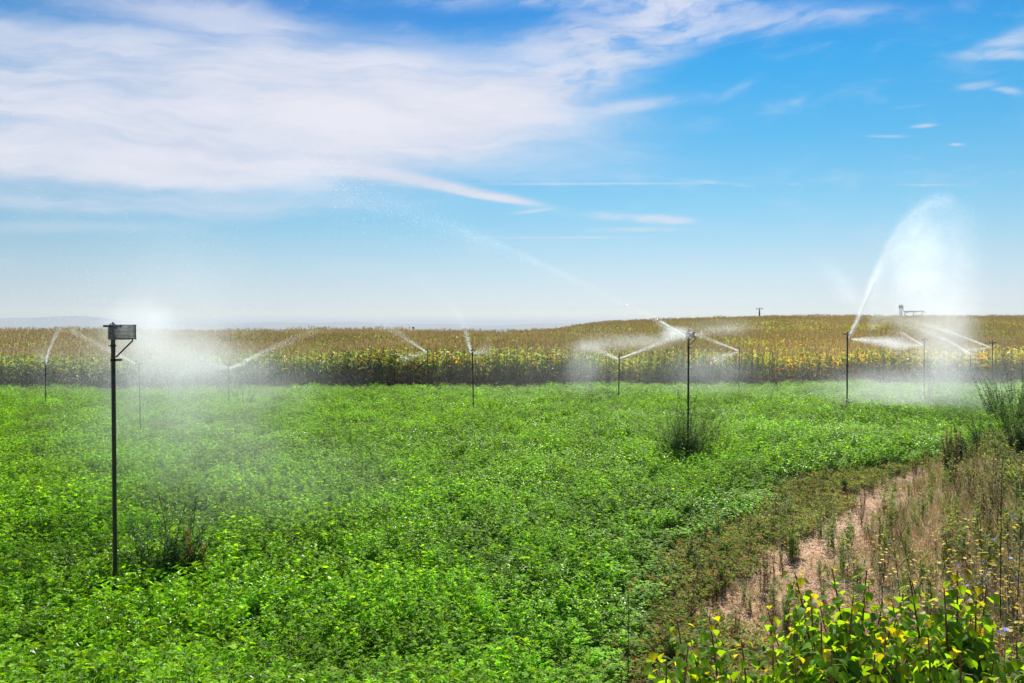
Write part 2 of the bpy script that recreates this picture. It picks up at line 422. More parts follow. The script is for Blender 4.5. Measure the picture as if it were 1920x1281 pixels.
def alfalfa_tuft(seed, stems=12, leaf=.026, H=.45, rad=.16, red=False, dense=1., var=.45):
    r = random.Random(seed); mb = MB()
    for s in range(stems):
        a = r.uniform(0, 6.283); q = rad*math.sqrt(r.random()); base = np.array([q*.5*math.cos(a), q*.5*math.sin(a), 0])
        h = H*r.uniform(.72, 1.12); top = np.array([q*1.25*math.cos(a)+r.uniform(-.04, .04), q*1.25*math.sin(a)+r.uniform(-.04, .04), h])
        green = np.array([.19, .40, .004])
        if red: sc = (.17, .10, .03)
        else: sc = (.07, .14, .03)
        mid = (base+top)/2+np.array([0, 0, .05]); 
        mb.tube([base, mid, top], [.002, .0016, .001], 3, sc, cap=False)
        nl = int(r.randint(8, 11)*dense); kst = r.uniform(1-var, 1+.8*var)
        for i in range(nl):
            t = .38+.64*(i+.5)/nl+r.uniform(-.03, .03); t = min(t, 1.02)
            p = base*(1-t)**2+2*t*(1-t)*mid+t*t*top
            az = r.uniform(0, 6.283); el = r.uniform(-.1, .9)
            d = np.array([math.cos(az)*math.cos(el), math.sin(az)*math.cos(el), math.sin(el)])
            pet = p+d*r.uniform(.012, .035)
            k = r.uniform(.5, 1.45)*kst; yl = r.random()
            cc = green*k
            if yl > .8: cc = cc*np.array([1.4, 1.1, .8])
            if red:
                cc = np.array(r.choice([(.42, .22, .09), (.36, .2, .08), (.17, .27, .03), (.30, .29, .07), (.16, .34, .02), (.2, .3, .05)]))*r.uniform(.7, 1.3)
            up = np.array([r.uniform(-.5, .5), r.uniform(-.5, .5), 1.])
            sdv = np.cross(d, up); sdv /= np.linalg.norm(sdv)
            L = leaf*r.uniform(.75, 1.25)
            for sg in (-1, 0, 1):
                dd = d*(.6 if sg else 1)+sdv*sg*.9+np.array([0, 0, r.uniform(-.15, .15)])
                leaflet(mb, pet, dd, up, L, L*.52, cc, r.uniform(0, .3))
    return mb

def alfalfa():
    near = [alfalfa_tuft(i, 11, .042) for i in range(6)]
    far = [alfalfa_tuft(20+i, 12, .042, dense=.85, var=.28) for i in range(4)]
    c = variants('alfalfa_plant', near+far, M['alfalfa'])
    P = []; S = []; I = []
    for (y0, y1, st, kind) in ((4.2, 13, .215, 0), (13, 22, .25, 1), (22, 40.5, .27, 1)):
        X, Y = jgrid(-30, 30, y0, y1, st)
        s = side(X, Y); nz = np.sin(X*1.7+.6*np.sin(Y*1.1))*np.cos(Y*1.3+X*.5)
        ok = inview(X, Y) & (s < -.12+.25*nz) & (Y < corn_edge(X)-.1)
        X, Y, s, nz = X[ok], Y[ok], s[ok], nz[ok]
        Z = ground_z(X, Y)
        h = .95+.12*nz+rng.uniform(-.24, .18, len(X))+.08*np.sin(X*.5+Y*.35)+.13*np.sin(X*4.1+2*np.sin(Y*1.9))*np.sin(Y*3.7+1.5*np.sin(X*2.3))
        h *= .55+.45*sstep(0, 1.0, -s)
        # a shallow hollow in the crop just before the far flat strip
        sc = np.stack([np.full(len(X), 1.05)*rng.uniform(.9, 1.15, len(X))]*2+[h], -1)
        P.append(np.stack([X, Y, Z], -1)); S.append(sc)
        I.append(rng.integers(0, 6, len(X)) if kind == 0 else rng.integers(6, 10, len(X)))
    P = np.concatenate(P); S = np.concatenate(S); I = np.concatenate(I)
    print('alfalfa', len(P))
    scatter('alfalfa', P, rng.uniform(0, 6.28, len(P)), S, I, c, 'dense bright green alfalfa crop covering the field up to the maize', 'alfalfa crop')

# --- corn
def corn_plant(mb, r, o, H):
    lean = np.array([r.uniform(-.06, .06), r.uniform(-.06, .06), 0]); o = np.array(o, float)
    mb.tube([o, o+lean*.5+[0, 0, H*.5], o+lean+[0, 0, H*.9]], [.016, .013, .007], 4, (.11, .13, .035), cap=False); mb.mi.append(np.zeros(8))
    az0 = r.uniform(0, 3.14)
    nl = 12
    for i in range(nl):
        t = .1+.78*i/nl; z = H*t; az = az0+(i % 2)*math.pi+r.uniform(-.5, .5)
        L = r.uniform(.5, .8)*(1 if .3 < t < .75 else .75); up = r.uniform(.5, 1.0)
        d = np.array([math.cos(az), math.sin(az), 0]); sd_ = np.array([-math.sin(az), math.cos(az), 0])
        pts = []; wd = []
        for k in range(5):
            q = k/4; dr = L*(up*q-1.15*up*q*q*r.uniform(.8, 1.25))
            pts.append(o+lean*t+d*(L*.75*q)+np.array([0, 0, z+dr])); wd.append(.044*(math.sin(math.pi*min(.97, q*.85+.12))**.7))
        if t < .3: c = r.choice([(.26, .13, .05), (.2, .11, .05), (.34, .22, .10), (.09, .12, .03)])
        elif t < .55: c = r.choice([(.15, .24, .03), (.19, .27, .035), (.32, .24, .07), (.12, .19, .03)])
        else: c = r.choice([(.25, .35, .03), (.32, .38, .035), (.2, .32, .035), (.42, .38, .05), (.14, .24, .025)])
        c = tuple(q*r.uniform(.8, 1.4) for q in c)
        mb.strip(pts, wd, sd_, c, fold=.5); mb.mi.append(np.zeros(8))
    if r.random() < .8:   # ear in its dry husk
        az = r.uniform(0, 6.28); p = o+lean*.5+[0, 0, H*.48]; e = p+np.array([math.cos(az)*.1, math.sin(az)*.1, .2])
        mb.tube([p, (p+e)/2, e], [.014, .03, .008], 4, (.26, .21, .09), cap=False); mb.mi.append(np.zeros(8))
    top = o+lean+[0, 0, H*.88]
    for k in range(8):
        az = r.uniform(0, 6.28); s = .11 if k else .02; e = top+np.array([math.cos(az)*s, math.sin(az)*s, r.uniform(.16, .26)])
        m_ = (top+e)/2+np.array([math.cos(az)*.03*bool(k), math.sin(az)*.03*bool(k), .03])
        cc = r.choice([(.46, .30, .13), (.38, .24, .10), (.52, .36, .17), (.30, .28, .09)])
        sd_ = np.array([-math.sin(az), math.cos(az), 0])
        mb.strip([top, m_, e], [.006, .008, .004], sd_, cc); mb.mi.append(np.ones(4))
def corn_patch(seed, n=8, size=1.):
    r = random.Random(seed); mb = MB(); mb.mi = []
    for i in range(n):
        gx, gy = (i % 4)*.25-.375, (i//4)*.5-.25 if n == 8 else 0
        corn_plant(mb, r, (gx*size+r.uniform(-.09, .09), gy*size+r.uniform(-.12, .12), 0), r.uniform(1.82, 2.2))
    return mb

def corn():
    c = variants('maize_clump', [corn_patch(100+i) for i in range(6)], [M['corn'], M['tassel']])
    P = []; S = []
    for (d0, d1, st) in ((.4, 8, .78), (8, 45, 1.0), (45, 175, 1.25)):
        X, Y = jgrid(-150, 150, 33, 215, st, .5)
        d = Y-corn_edge(X)
        ok = inview(X, Y, 8, .76) & (d > d0) & (d <= d1) & ((Y < 100) | (X/Y > -.12))
        X, Y = X[ok], Y[ok]
        P.append(np.stack([X, Y, ground_z(X, Y)], -1)); S.append(rng.uniform(.9, 1.08, len(X))*(1. if st < 1.2 else 1.12))
    P = np.concatenate(P); S = np.concatenate(S); n = len(P); print('corn', n)
    # the crop stands a little lower and higher in swathes
    S *= 1+.05*np.sin(P[:, 0]*.21+P[:, 1]*.06)+.03*np.sin(P[:, 0]*.83)
    scatter('maize_field', P, rng.integers(0, 4, n)*1.5708+rng.uniform(-.2, .2, n), S, rng.integers(0, 6, n), c,
            'tall ripening maize with tan tassels standing across the back of the field', 'maize crop')

# --- verge plants
def grass_tuft(seed, n=26, H=.35, cols=((.55, .41, .25), (.42, .29, .16), (.62, .49, .32), (.16, .2, .06), (.4, .25, .14)), spread=.12, w_=.0022, droop=.4):
    r = random.Random(seed); mb = MB()
    for i in range(n):
        az = r.uniform(0, 6.283); q = spread*math.sqrt(r.random()); b = np.array([q*math.cos(az), q*math.sin(az), 0])
        az2 = az+r.uniform(-.8, .8); L = H*r.uniform(.5, 1.15); out = L*r.uniform(.1, droop+.3)
        d = np.array([math.cos(az2), math.sin(az2), 0]); pts = []
        for k in range(4):
            t = k/3; pts.append(b+d*out*t**1.6+np.array([0, 0, L*(t-.25*t*t)]))
        f = r.uniform(0, 3.14); sd_ = np.array([math.cos(f), math.sin(f), 0]); c = np.array(r.choice(cols))*r.uniform(.75, 1.3)
        mb.strip(pts, [w_, w_, w_*.8, w_*.2], sd_, c)
    return mb

def small_weed(seed, n=7, H=.3, leaf=.018, cols=((.18, .28, .06), (.24, .29, .12), (.27, .25, .1)), bushy=.35, nl=12):
    r = random.Random(seed); mb = MB()
    for i in range(n):
        az = r.uniform(0, 6.283); b = np.array([r.uniform(-.03, .03), r.uniform(-.03, .03), 0]); h = H*r.uniform(.6, 1.1)
        top = b+np.array([math.cos(az)*h*bushy*r.random(), math.sin(az)*h*bushy*r.random(), h]); c0 = np.array(r.choice(cols))
        mid = (b+top)/2+np.array([r.uniform(-.02, .02), r.uniform(-.02, .02), 0])
        mb.tube([b, mid, top], [.0022, .0018, .0008], 3, c0*.9, cap=False)
        for k in range(nl):
            t = .1+.9*(k+r.random())/nl; p = b*(1-t)**2+2*t*(1-t)*mid+t*t*top
            a2 = r.uniform(0, 6.283); el = r.uniform(0, 1.); d = np.array([math.cos(a2)*math.cos(el), math.sin(a2)*math.cos(el), math.sin(el)])
            leaflet(mb, p, d, np.array([.1, .2, 1.]), leaf*r.uniform(.7, 1.5)*(1.25-.6*t), leaf*.45, c0*r.uniform(.7, 1.35), .1)
    return mb

def straw_litter(seed, n=60):
    r = random.Random(seed); mb = MB()
    for i in range(n):
        a = r.uniform(0, 3.14); L = r.uniform(.03, .13); p = np.array([r.uniform(-.25, .25), r.uniform(-.25, .25), r.uniform(.003, .03)])
        d = np.array([math.cos(a), math.sin(a), r.uniform(-.15, .15)])*L/2; sd_ = np.array([-math.sin(a), math.cos(a), 0])
        c = np.array(r.choice([(.62, .44, .26), (.5, .33, .18), (.7, .53, .35), (.34, .2, .1)]))*r.uniform(.8, 1.15)
        mb.strip([p-d, p+[0, 0, .004], p+d], [.002, .0026, .0015], sd_, c, fold=.3)
    for i in range(9):      # clods of dry earth
        o = np.array([r.uniform(-.2, .2), r.uniform(-.2, .2), .004]); q = r.uniform(.006, .02)
        V = [o+np.array(v)*q*r.uniform(.6, 1.3) for v in ((1, 0, 0), (0, 1, 0), (-1, 0, 0), (0, -1, 0), (0, 0, .9), (0, 0, -.5))]
        mb.add(V, [(0, 1, 4), (1, 2, 4), (2, 3, 4), (3, 0, 4), (1, 0, 5), (2, 1, 5), (3, 2, 5), (0, 3, 5)], np.array((.36, .23, .14))*r.uniform(.6, 1.2))
    return mb

def verge():
    # dry and green grass on the bank
    X, Y = jgrid(-6, 32, 2.6, 38, .14)
    s = side(X, Y); nz = np.sin(X*2.1+Y*.8)*np.cos(Y*1.6-X*.7)
    pc = .65+.85*sstep(7.8, 10.8, Y)+.3*sstep(11, 14, Y)
    pathness = np.exp(-((s-pc-.12*np.sin(Y*1.3))/.8)**2)*(Y < 15.6)*sstep(6.2, 7.8, Y)*(.72+.26*np.sin(Y*2.1+X*1.7))
    keep = inview(X, Y) & (s > .35+.3*nz) & (rng.random(len(X)) > pathness*1.3) & (rng.random(len(X)) < .9-.35*sstep(12, 30, Y)) & (Y < corn_edge(X)-.2)
    x, y, ss_ = X[keep], Y[keep], s[keep]
    dry = [grass_tuft(i, 38, .22, droop=.9, spread=.18, w_=.003) for i in range(4)]
    grn = [grass_tuft(10+i, 34, .3, ((.14, .24, .05), (.20, .29, .08), (.36, .33, .15))) for i in range(3)]
    c = variants('verge_grass_tuft', dry+grn, M['dry'])
    n = len(x); g_ = rng.random(n) < np.clip(.3+.3*sstep(2.5, 5, ss_)+.45*sstep(14, 20, y), 0, .9)
    idx = np.where(g_, rng.integers(4, 7, n), rng.integers(0, 4, n))
    print('grass', n)
    scatter('verge_grass', np.stack([x, y, ground_z(x, y)], -1), rng.uniform(0, 6.28, n), rng.uniform(.5, 1.15, n)*(.75+.35*sstep(1.5, 4, ss_)), idx, c,
            'dry straw-coloured and green grass on the bank right of the track', 'grass')
    # leafy weeds in the grass
    X, Y = jgrid(-6, 32, 2.8, 38, .24); s = side(X, Y)
    pc = .65+.85*sstep(7.8, 10.8, Y)+.3*sstep(11, 14, Y)
    pathness = np.exp(-((s-pc)/.65)**2)*(Y < 15.6)*sstep(6.6, 8.2, Y)*(.7+.3*np.sin(Y*1.7-X*2))
    keep = inview(X, Y) & (s > .1) & (rng.random(len(X)) > pathness*.93) & (rng.random(len(X)) < .55+.25*sstep(14, 20, Y)+.15*sstep(3, 6, s)) & (Y < corn_edge(X)-.2)
    x, y = X[keep], Y[keep]; n = len(x)
    ws = [small_weed(40+i, 8, .40, .05, nl=15) for i in range(4)]+[small_weed(50+i, 6, .42, .036, ((.16, .09, .045), (.12, .1, .04), (.2, .14, .07)), .2) for i in range(3)]
    c = variants('verge_weed', ws, M['weed'])
    scatter('verge_weeds', np.stack([x, y, ground_z(x, y)], -1), rng.uniform(0, 6.28, n), rng.uniform(.5, 1.3, n)*(1+.75*sstep(15, 24, y))*(1+.3*sstep(2.5, 5, side(x, y))), rng.integers(0, 7, n), c,
            'small leafy grey-green weeds mixed through the grass of the bank', 'weeds')
    # reddish withering crop edge between alfalfa and track
    X, Y = jgrid(-4, 14, 3.5, 22, .125); s = side(X, Y); nz = np.sin(X*2.4+1)*np.cos(Y*1.9)
    up = .25+.35*nz+.7*sstep(8.5, 7, Y)+.4*sstep(8.5, 11, Y)+.15*sstep(11, 14, Y)
    keep = inview(X, Y) & (s > -.55+.3*nz) & (s < up+.5*rng.random(len(X))) & (rng.random(len(X)) < .75)
    x, y = X[keep], Y[keep]; n = len(x)
    rv = [alfalfa_tuft(70+i, 8, .028, .17, .12, red=True) for i in range(5)]
    c = variants('withered_crop_plant', rv, M['weed'])
    scatter('withered_crop_edge', np.stack([x, y, ground_z(x, y)], -1), rng.uniform(0, 6.28, n), rng.uniform(.7, 1.2, n), rng.integers(0, 6, n), c,
            'low reddish brown withering plants along the alfalfa edge', 'ground cover')
    # straw on the track
    X, Y = jgrid(-4, 12, 3.5, 20, .2); s = side(X, Y)
    keep = inview(X, Y) & (s > .3) & (s < 2.6); x, y = X[keep], Y[keep]; n = len(x)
    c = variants('straw_litter_patch', [straw_litter(i) for i in range(5)], M['dry'])
    scatter('straw_litter', np.stack([x, y, ground_z(x, y)+.004], -1), rng.uniform(0, 6.28, n), rng.uniform(.8, 1.2, n), rng.integers(0, 5, n), c,
            'pale chopped straw lying on the bare track', 'straw')

# ------------------------------------------------------------------ sprinklers
def impact_head(parent, z, s=1., jet_az=0.):
    """brass impact sprinkler: body, nozzle, spring bridge and swinging arm"""
    d = np.array([math.cos(jet_az), math.sin(jet_az), 0]); n_ = np.array([-d[1], d[0], 0])
    m = MB(); m.tube([(0, 0, z), (0, 0, z+.03*s), (0, 0, z+.034*s), (0, 0, z+.07*s)], [.022*s, .022*s, .014*s, .012*s], 10)
    p = np.array([0, 0, z+.06*s]); m.tube([p-d*.02*s, p+d*.05*s+[0, 0, .02*s]], [.013*s, .012*s], 8)
    m.build('sprinkler_body', M['dark'], parent)
    m = MB(); q = p+d*.05*s+np.array([0, 0, .02*s]); m.tube([q, q+d*.05*s+[0, 0, .022*s]], [.011*s, .006*s], 8)
    m.build('nozzle', M['dark'], parent)
    m = MB(); b = np.array([0, 0, z+.07*s])
    m.tube([b-n_*.0, b-d*.04*s+[0, 0, .01*s], b-d*.045*s+[0, 0, .06*s], b+[0, 0, .075*s], b+d*.04*s+[0, 0, .05*s]], .006*s, 6)
    m.tube([b+[0, 0, 0], b+[0, 0, .09*s]], .009*s, 8)
    m.build('bridge', M['dark'], parent)
    m = MB(); a = b+np.array([0, 0, .03*s]); m.tube([a-d*.12*s+n_*.01*s, a, a+d*.12*s], [.012*s, .006*s, .006*s], 6)
    m.box(a+d*.125*s, (.035*s, .02*s, .04*s), (0, 0, jet_az)); m.box(a-d*.13*s, (.05*s, .025*s, .03*s), (0, 0, jet_az))
    m.build('swing_arm', M['dark'], parent)

def pole_part(parent, H, r, joints=True):
    m = MB(); m.tube([(0, 0, -.15), (0, 0, H)], r, 12); m.build('pole', M['pipe'], parent, smooth=False)
    if joints:
        m = MB(); m.tube([(0, 0, H-.02), (0, 0, H+.015), (0, 0, H+.016), (0, 0, H+.06)], [r*1.35, r*1.35, r*.8, r*.7], 10); m.build('collar', M['dark'], parent)

def guard_part(parent, zc, rad, hgt, off, az, span=300, cells=58, rows=11):
    """perforated sheet curved round the head"""
    mb = MB(); cx, cy = off; th = .0025
    a0 = az+math.radians(180-span/2+0); da = math.radians(span)/cells; dz = hgt/rows
    def P(a, z, rr): return (cx+rr*math.cos(a), cy+rr*math.sin(a), z)
    V = []; F = []
    k = .21
    for j in range(rows):
        sh = .5*(j % 2)
        for i in range(cells):
            a = a0+(i+sh)*da; z = zc-hgt/2+j*dz
            for rr in (rad, ):
                b = len(V)
                V += [P(a, z, rr), P(a+da, z, rr), P(a+da, z+dz, rr), P(a, z+dz, rr)]
                V += [P(a+da*k, z+dz*k, rr), P(a+da*(1-k), z+dz*k, rr), P(a+da*(1-k), z+dz*(1-k), rr), P(a+da*k, z+dz*(1-k), rr)]
                F += [(b, b+1, b+5, b+4), (b+1, b+2, b+6, b+5), (b+2, b+3, b+7, b+6), (b+3, b, b+4, b+7)]
    mb.add(V, F)
    o = mb.build('guard', M['zinc'], parent)
    so_ = o.modifiers.new('thickness', 'SOLIDIFY'); so_.thickness = th
    for z in (zc-hgt/2+.005, zc+hgt/2-.004):
        r_ = MB(); r_.tube([P(a0+math.radians(span)*i/40, z, rad+.001) for i in range(41)], .0038, 6)
        r_.build('guard_rim', M['zinc'], o)
    return o

def sprinkler(px, ybase, yhead, label, depth=None, r=.024, s=1., jet=0., can=.42, group='irrigation sprinklers in the alfalfa', lean=0.):
    """ybase: where the pole meets the top of the crop, yhead: where the head sits"""
    depth = depth or (CAMZ-can)*FPX/(ybase-613)
    p = at(px, yhead, depth); z0 = float(ground_z(p[0], depth)); H = p[2]-z0
    t = empty('sprinkler', (p[0]-H*math.sin(lean), p[1], z0)); tag(t, label, 'sprinkler', group)
    t.rotation_euler = (0, lean, 0)
    pole_part(t, H, r); impact_head(t, H+.05, s, jet)
    return t, H, p

# ------------------------------------------------------------------ water
_TET = np.array([(-1, 0, 0), (.1, -.85, .45), (1, 0, 0), (-.1, .85, .45)])*1.15
def drops(name, chunks, label, cat='water spray', mists=()):
    P = np.concatenate([c[0] for c in chunks]); Rr = np.concatenate([np.broadcast_to(c[1], len(c[0])) for c in chunks])
    g_ = ground_z(P[:, 0], P[:, 1]); ok = P[:, 2] > g_+.1; P, Rr = P[ok], Rr[ok]
    Rr = Rr*.55; n = len(P); q = rng.normal(0, 1, (n, 4)); q /= np.linalg.norm(q, axis=1)[:, None]; w_, x, y, z = q.T
    Rm = np.stack([1-2*(y*y+z*z), 2*(x*y-z*w_), 2*(x*z+y*w_), 2*(x*y+z*w_), 1-2*(x*x+z*z), 2*(y*z-x*w_), 2*(x*z-y*w_), 2*(y*z+x*w_), 1-2*(x*x+y*y)], -1).reshape(n, 3, 3)
    V = P[:, None, :]+np.einsum('nij,kj->nki', Rm, _TET)*Rr[:, None, None]
    fc = np.array([(0, 1, 2), (0, 2, 3)]); F = (np.arange(n)[:, None, None]*4+fc[None]).reshape(-1)
    me = bpy.data.meshes.new(name); me.vertices.add(4*n); me.vertices.foreach_set('co', V.astype(np.float32).ravel())
    me.loops.add(6*n); me.loops.foreach_set('vertex_index', F.astype(np.int32))
    me.polygons.add(2*n); me.polygons.foreach_set('loop_start', np.arange(0, 6*n, 3, dtype=np.int32))
    me.update(calc_edges=True); me.materials.append(M['water'])
    o = bpy.data.objects.new(name, me); COL.objects.link(o)
    for mv in mists: mist_volume(o, *mv)
    NDROP[0] += n
    return tag(o, label, cat, 'water thrown by the sprinklers')

def mist_volume(parent, c, rad, dens, end=None, seed=0.):
    """soft ellipsoid of fine mist; with `end`, it is laid along the line from c to end"""
    mb = MB(); V = []; F = []; nu, nv = 20, 12
    for j in range(nv+1):
        for i in range(nu):
            th = math.pi*j/nv; ph = 2*math.pi*i/nu; V.append((math.sin(th)*math.cos(ph), math.sin(th)*math.sin(ph), math.cos(th)))
    for j in range(nv):
        for i in range(nu): F.append((j*nu+i, j*nu+(i+1) % nu, (j+1)*nu+(i+1) % nu, (j+1)*nu+i)[::-1])
    mb.add(V, F)
    m, g, out = mat('mist'); tc = g.add('ShaderNodeTexCoord'); geo = g.add('ShaderNodeNewGeometry')
    ln = g.add('ShaderNodeVectorMath', operation='LENGTH'); g.put(ln.inputs[0], tc.outputs['Object'])
    r = ln.outputs['Value']; f = g.m('MAXIMUM', g.m('SUBTRACT', 1., g.m('MULTIPLY', r, r)), 0.)
    nz = g.noise(geo.outputs['Position'], 1.6, 2, .5)
    d = g.m('MULTIPLY', g.m('MULTIPLY', g.m('MULTIPLY', f, f), dens*1.6), g.ss(nz, .3, .7, .35, 1.))
    v = g.add('ShaderNodeVolumePrincipled'); v.inputs['Color'].default_value = (.97, .98, 1, 1); v.inputs['Anisotropy'].default_value = .55
    g.put(v.inputs['Density'], d); g.t.links.new(v.outputs[0], out.inputs['Volume'])
    o = mb.build('mist', m, parent); c = np.asarray(c, float)
    if end is not None:
        e = np.asarray(end, float); dd = Vector(e-c); o.rotation_euler = dd.to_track_quat('X', 'Z').to_euler(); o.location = (c+e)/2
        o.scale = (dd.length/2, rad[0], rad[1])
    else: o.location = c; o.scale = rad
NDROP = [0]

def path_eval(ctrl, t):
    """Catmull-Rom through the control points, t in 0..1"""
    C = np.asarray(ctrl, float); k = len(C)-1
    C = np.vstack([2*C[0]-C[1], C, 2*C[-1]-C[-2]])
    x = np.clip(t, 0, .99999)*k; i = x.astype(int); f = (x-i)[:, None]
    a, b, c, d = C[i], C[i+1], C[i+2], C[i+3]
    return .5*(2*b+(c-a)*f+(2*a-5*b+4*c-d)*f*f+(3*b-a-3*c+d)*f**3)

def pxpath(pts): return np.array([at(*p) for p in pts])

def jet(ctrl, n, r0, r1, size, tpow=1.7, fall=.12, grow=1.3, drift=(0, 0, 0), t0=0., t1=1., fpow=1., clump=0.):
    """a stream of drops along a path; `fall` metres of drops dropping below it towards its end"""
    n = int(n*1.5)
    t = t0+(t1-t0)*rng.random(n)**tpow
    if clump:
        t = t+clump*np.sin(t*220)/220
    P = path_eval(ctrl, t); rr = r0+(r1-r0)*t**grow
    P = P+rng.normal(0, 1, (n, 3))*rr[:, None]
    if fall:
        f = rng.random(n)**fpow*fall*t; P[:, 2] -= f; P += np.outer(f/max(fall, 1e-6)*t, drift)
    k = np.exp(rng.normal(0, .35, n))
    return P, size*k

def mist(c, sig, n, size, fall=0.):
    n = int(n*1.5)
    P = np.asarray(c)+rng.normal(0, 1, (n, 3))*np.asarray(sig)
    if fall: P[:, 2] -= rng.random(n)*fall
    return P, size*np.exp(rng.normal(0, .3, n))

def wedge(apex, a, b, n, size, p=.6, blur=.05):
    """sheet of drops spreading from the apex to the edge a-b"""
    n = int(n*1.5)
    s_ = rng.random(n)**p; q = rng.random(n)
    P = np.asarray(apex)*(1-s_)[:, None]+(np.asarray(a)*(1-q)[:, None]+np.asarray(b)*q[:, None])*s_[:, None]
    return P+rng.normal(0, 1, (n, 3))*(blur*(.15+s_))[:, None], size*np.exp(rng.normal(0, .3, n))

def sprinklers_and_water():
    G = 'irrigation sprinklers in the alfalfa'
    # 1: the near one, guard seen from its side
    t, H, p = sprinkler(212, 1082, 634, 'tall rusty pole sprinkler with perforated metal guard, nearest at the left', r=.0215, s=.75, jet=1.2, can=.42)
    guard_part(t, H+.062, .135, .158, (.062, .07), 0.)
    m = MB(); m.tube([(.03, 0, H-.20), (.19, .03, H-.03), (.185, .035, H+.0)], .008, 6); m.build('brace', M['dark'], t)
    m = MB(); m.tube([(0, 0, H-.245), (0, 0, H-.22)], .03, 10); m.box((.055, 0, H-.23), (.05, .03, .02)); m.tube([(.075, -.02, H-.23), (.075, .02, H-.23)], .012, 6); m.build('clamp', M['dark'], t)
    m = MB(); m.tube([(0, 0, H-.09), (0, 0, H-.07)], .03, 10); m.box((-.03, 0, H-.08), (.03, .012, .008)); m.build('pipe_band', M['dark'], t)
    D = p[1]
    # its jet goes off behind the guard, breaking into a bright cloud that drifts right
    a = at(240, 625, D+.3)
    ch = [mist(at(268, 615, 10.5), (.12, 1.5, .16), 2200, .0030), mist(at(275, 590, 10.8), (.15, 1.8, .28), 5000, .0024),
          mist(at(295, 640, 11.2), (.38, 1.9, .34), 16000, .0026), mist(at(330, 670, 11.5), (.64, 1.4, .28), 22000, .0031),
          wedge(at(250, 622, 10), at(455, 700, 13), at(250, 740, 12), 9000, .004, .7, .09),
          mist(at(340, 610, 12), (1.2, 1.2, .7), 5000, .004),
          mist(at(370, 540, 12), (1.3, 1.2, .9), 3500, .004)]
    drops('water_spray', ch, 'bright white cloud of spray drifting right of the guarded near left sprinkler', mists=[
        (at(272, 610, 10.2), (.42, 1.1, .46), .85), (at(312, 650, 11.5), (1.0, 1.8, .6), .30), (at(370, 690, 12.5), (1.4, 1.8, .55), .26), (at(320, 560, 12), (1.8, 1.3, 1.6), .08)])
    ch = [mist(at(340, 770, 12.5), (1.3, 1., .5), 12000, .0026), mist(at(420, 860, 10.5), (1.4, .9, .3), 8000, .0022), mist(at(300, 730, 12), (.5, .9, .5), 8000, .0028)]
    drops('water_spray', ch, 'thin veil of mist sinking over the alfalfa beside the near pole',
          mists=[(at(340, 790, 12), (2.4, 2.2, 1.2), .10), (at(460, 900, 10.5), (2.8, 1.8, .8), .05), (at(300, 730, 12), (1., 1.4, 1.0), .16)])

    # 2: middle right with guard
    t, H, p2 = sprinkler(1291, 842, 636, 'black pole sprinkler with small grey guard rising from the tall weed clump', r=.0215, s=.9, jet=2.9)
    guard_part(t, H+.085, .095, .12, (.05, .05), 0., cells=34, rows=6)
    m = MB(); m.tube([(.03, 0, H-.13), (.15, .03, H), (.15, .03, H+.06)], .008, 6); m.build('brace', M['dark'], t)
    m = MB(); m.tube([(0, 0, H-.2), (0, 0, H-.18)], .03, 10); m.box((.05, 0, H-.19), (.045, .03, .02)); m.build('clamp', M['dark'], t)
    hd = at(1286, 632, p2[1])
    arc = pxpath([(1282, 630, 17), (1235, 600, 16.4), (1140, 553, 15.2), (1000, 490, 13.4), (870, 430, 11.8), (740, 385, 10.4), (620, 330, 9.2)])
    arc2 = pxpath([(740, 385, 10.4), (640, 330, 9.3), (560, 320, 8.6), (470, 385, 8), (380, 470, 7.6), (280, 540, 7.4), (200, 590, 7.2)])
    ch = [jet(arc, 5500, .008, .17, .0036, fall=.6, fpow=2.2), jet(arc, 1800, .02, .09, .0038, tpow=.8), jet(arc, 3500, .004, .012, .004, t1=.16, tpow=1.3),
          jet(arc2, 2600, .22, .6, .0023, tpow=1.1), mist(at(600, 300, 9), (.32, .4, .2), 2600, .0023)]
    drops('water_jet', ch, 'long faint arc of drops curving high across the sky from the middle sprinkler', 'water jet', [(at(1140, 552, 15.2), (.10, .10), .30, at(860, 425, 11.7)), (at(1000, 490, 13.4), (.2, .2), .09, at(640, 345, 9.4)), (at(560, 330, 8.8), (.9, .9, .6), .03)])
    ch = [jet(pxpath([(1284, 632, 17), (1258, 615, 16.7), (1236, 600, 16.3)]), 2600, .008, .035, .0032),
          wedge(hd, at(1235, 600, 16.5), at(1240, 640, 16.5), 3000, .0034, .8, .06),
          wedge(hd, at(1080, 640, 17.5), at(1100, 655, 17.5), 4500, .0042, .8, .18),
          wedge(at(1300, 628, 17.2), at(1400, 600, 18.5), at(1400, 622, 18.5), 2200, .0042, .9, .10),
          mist(at(1275, 625, 16.9), (.12, .2, .07), 2500, .004)]
    drops('water_spray', ch, 'white fan of spray around the guard of the sprinkler in the weed clump',
          mists=[(at(1270, 626, 17), (.45, .6, .22), .8), (at(1180, 642, 17), (1.5, .9, .24), .26), (at(1350, 615, 18), (1.3, 1., .28), .12)])

    # 3: right, the tall plume
    t, H, p3 = sprinkler(1589, 764, 637, 'black pole sprinkler under the tall white water plume at the right', r=.024, s=1.3, jet=.6, depth=26)
    plume = pxpath([(1592, 632, 26), (1612, 592, 26.2), (1638, 530, 26.6), (1664, 468, 27), (1702, 412, 27.5), (1758, 374, 28), (1815, 395, 28.4), (1850, 450, 28.8)])
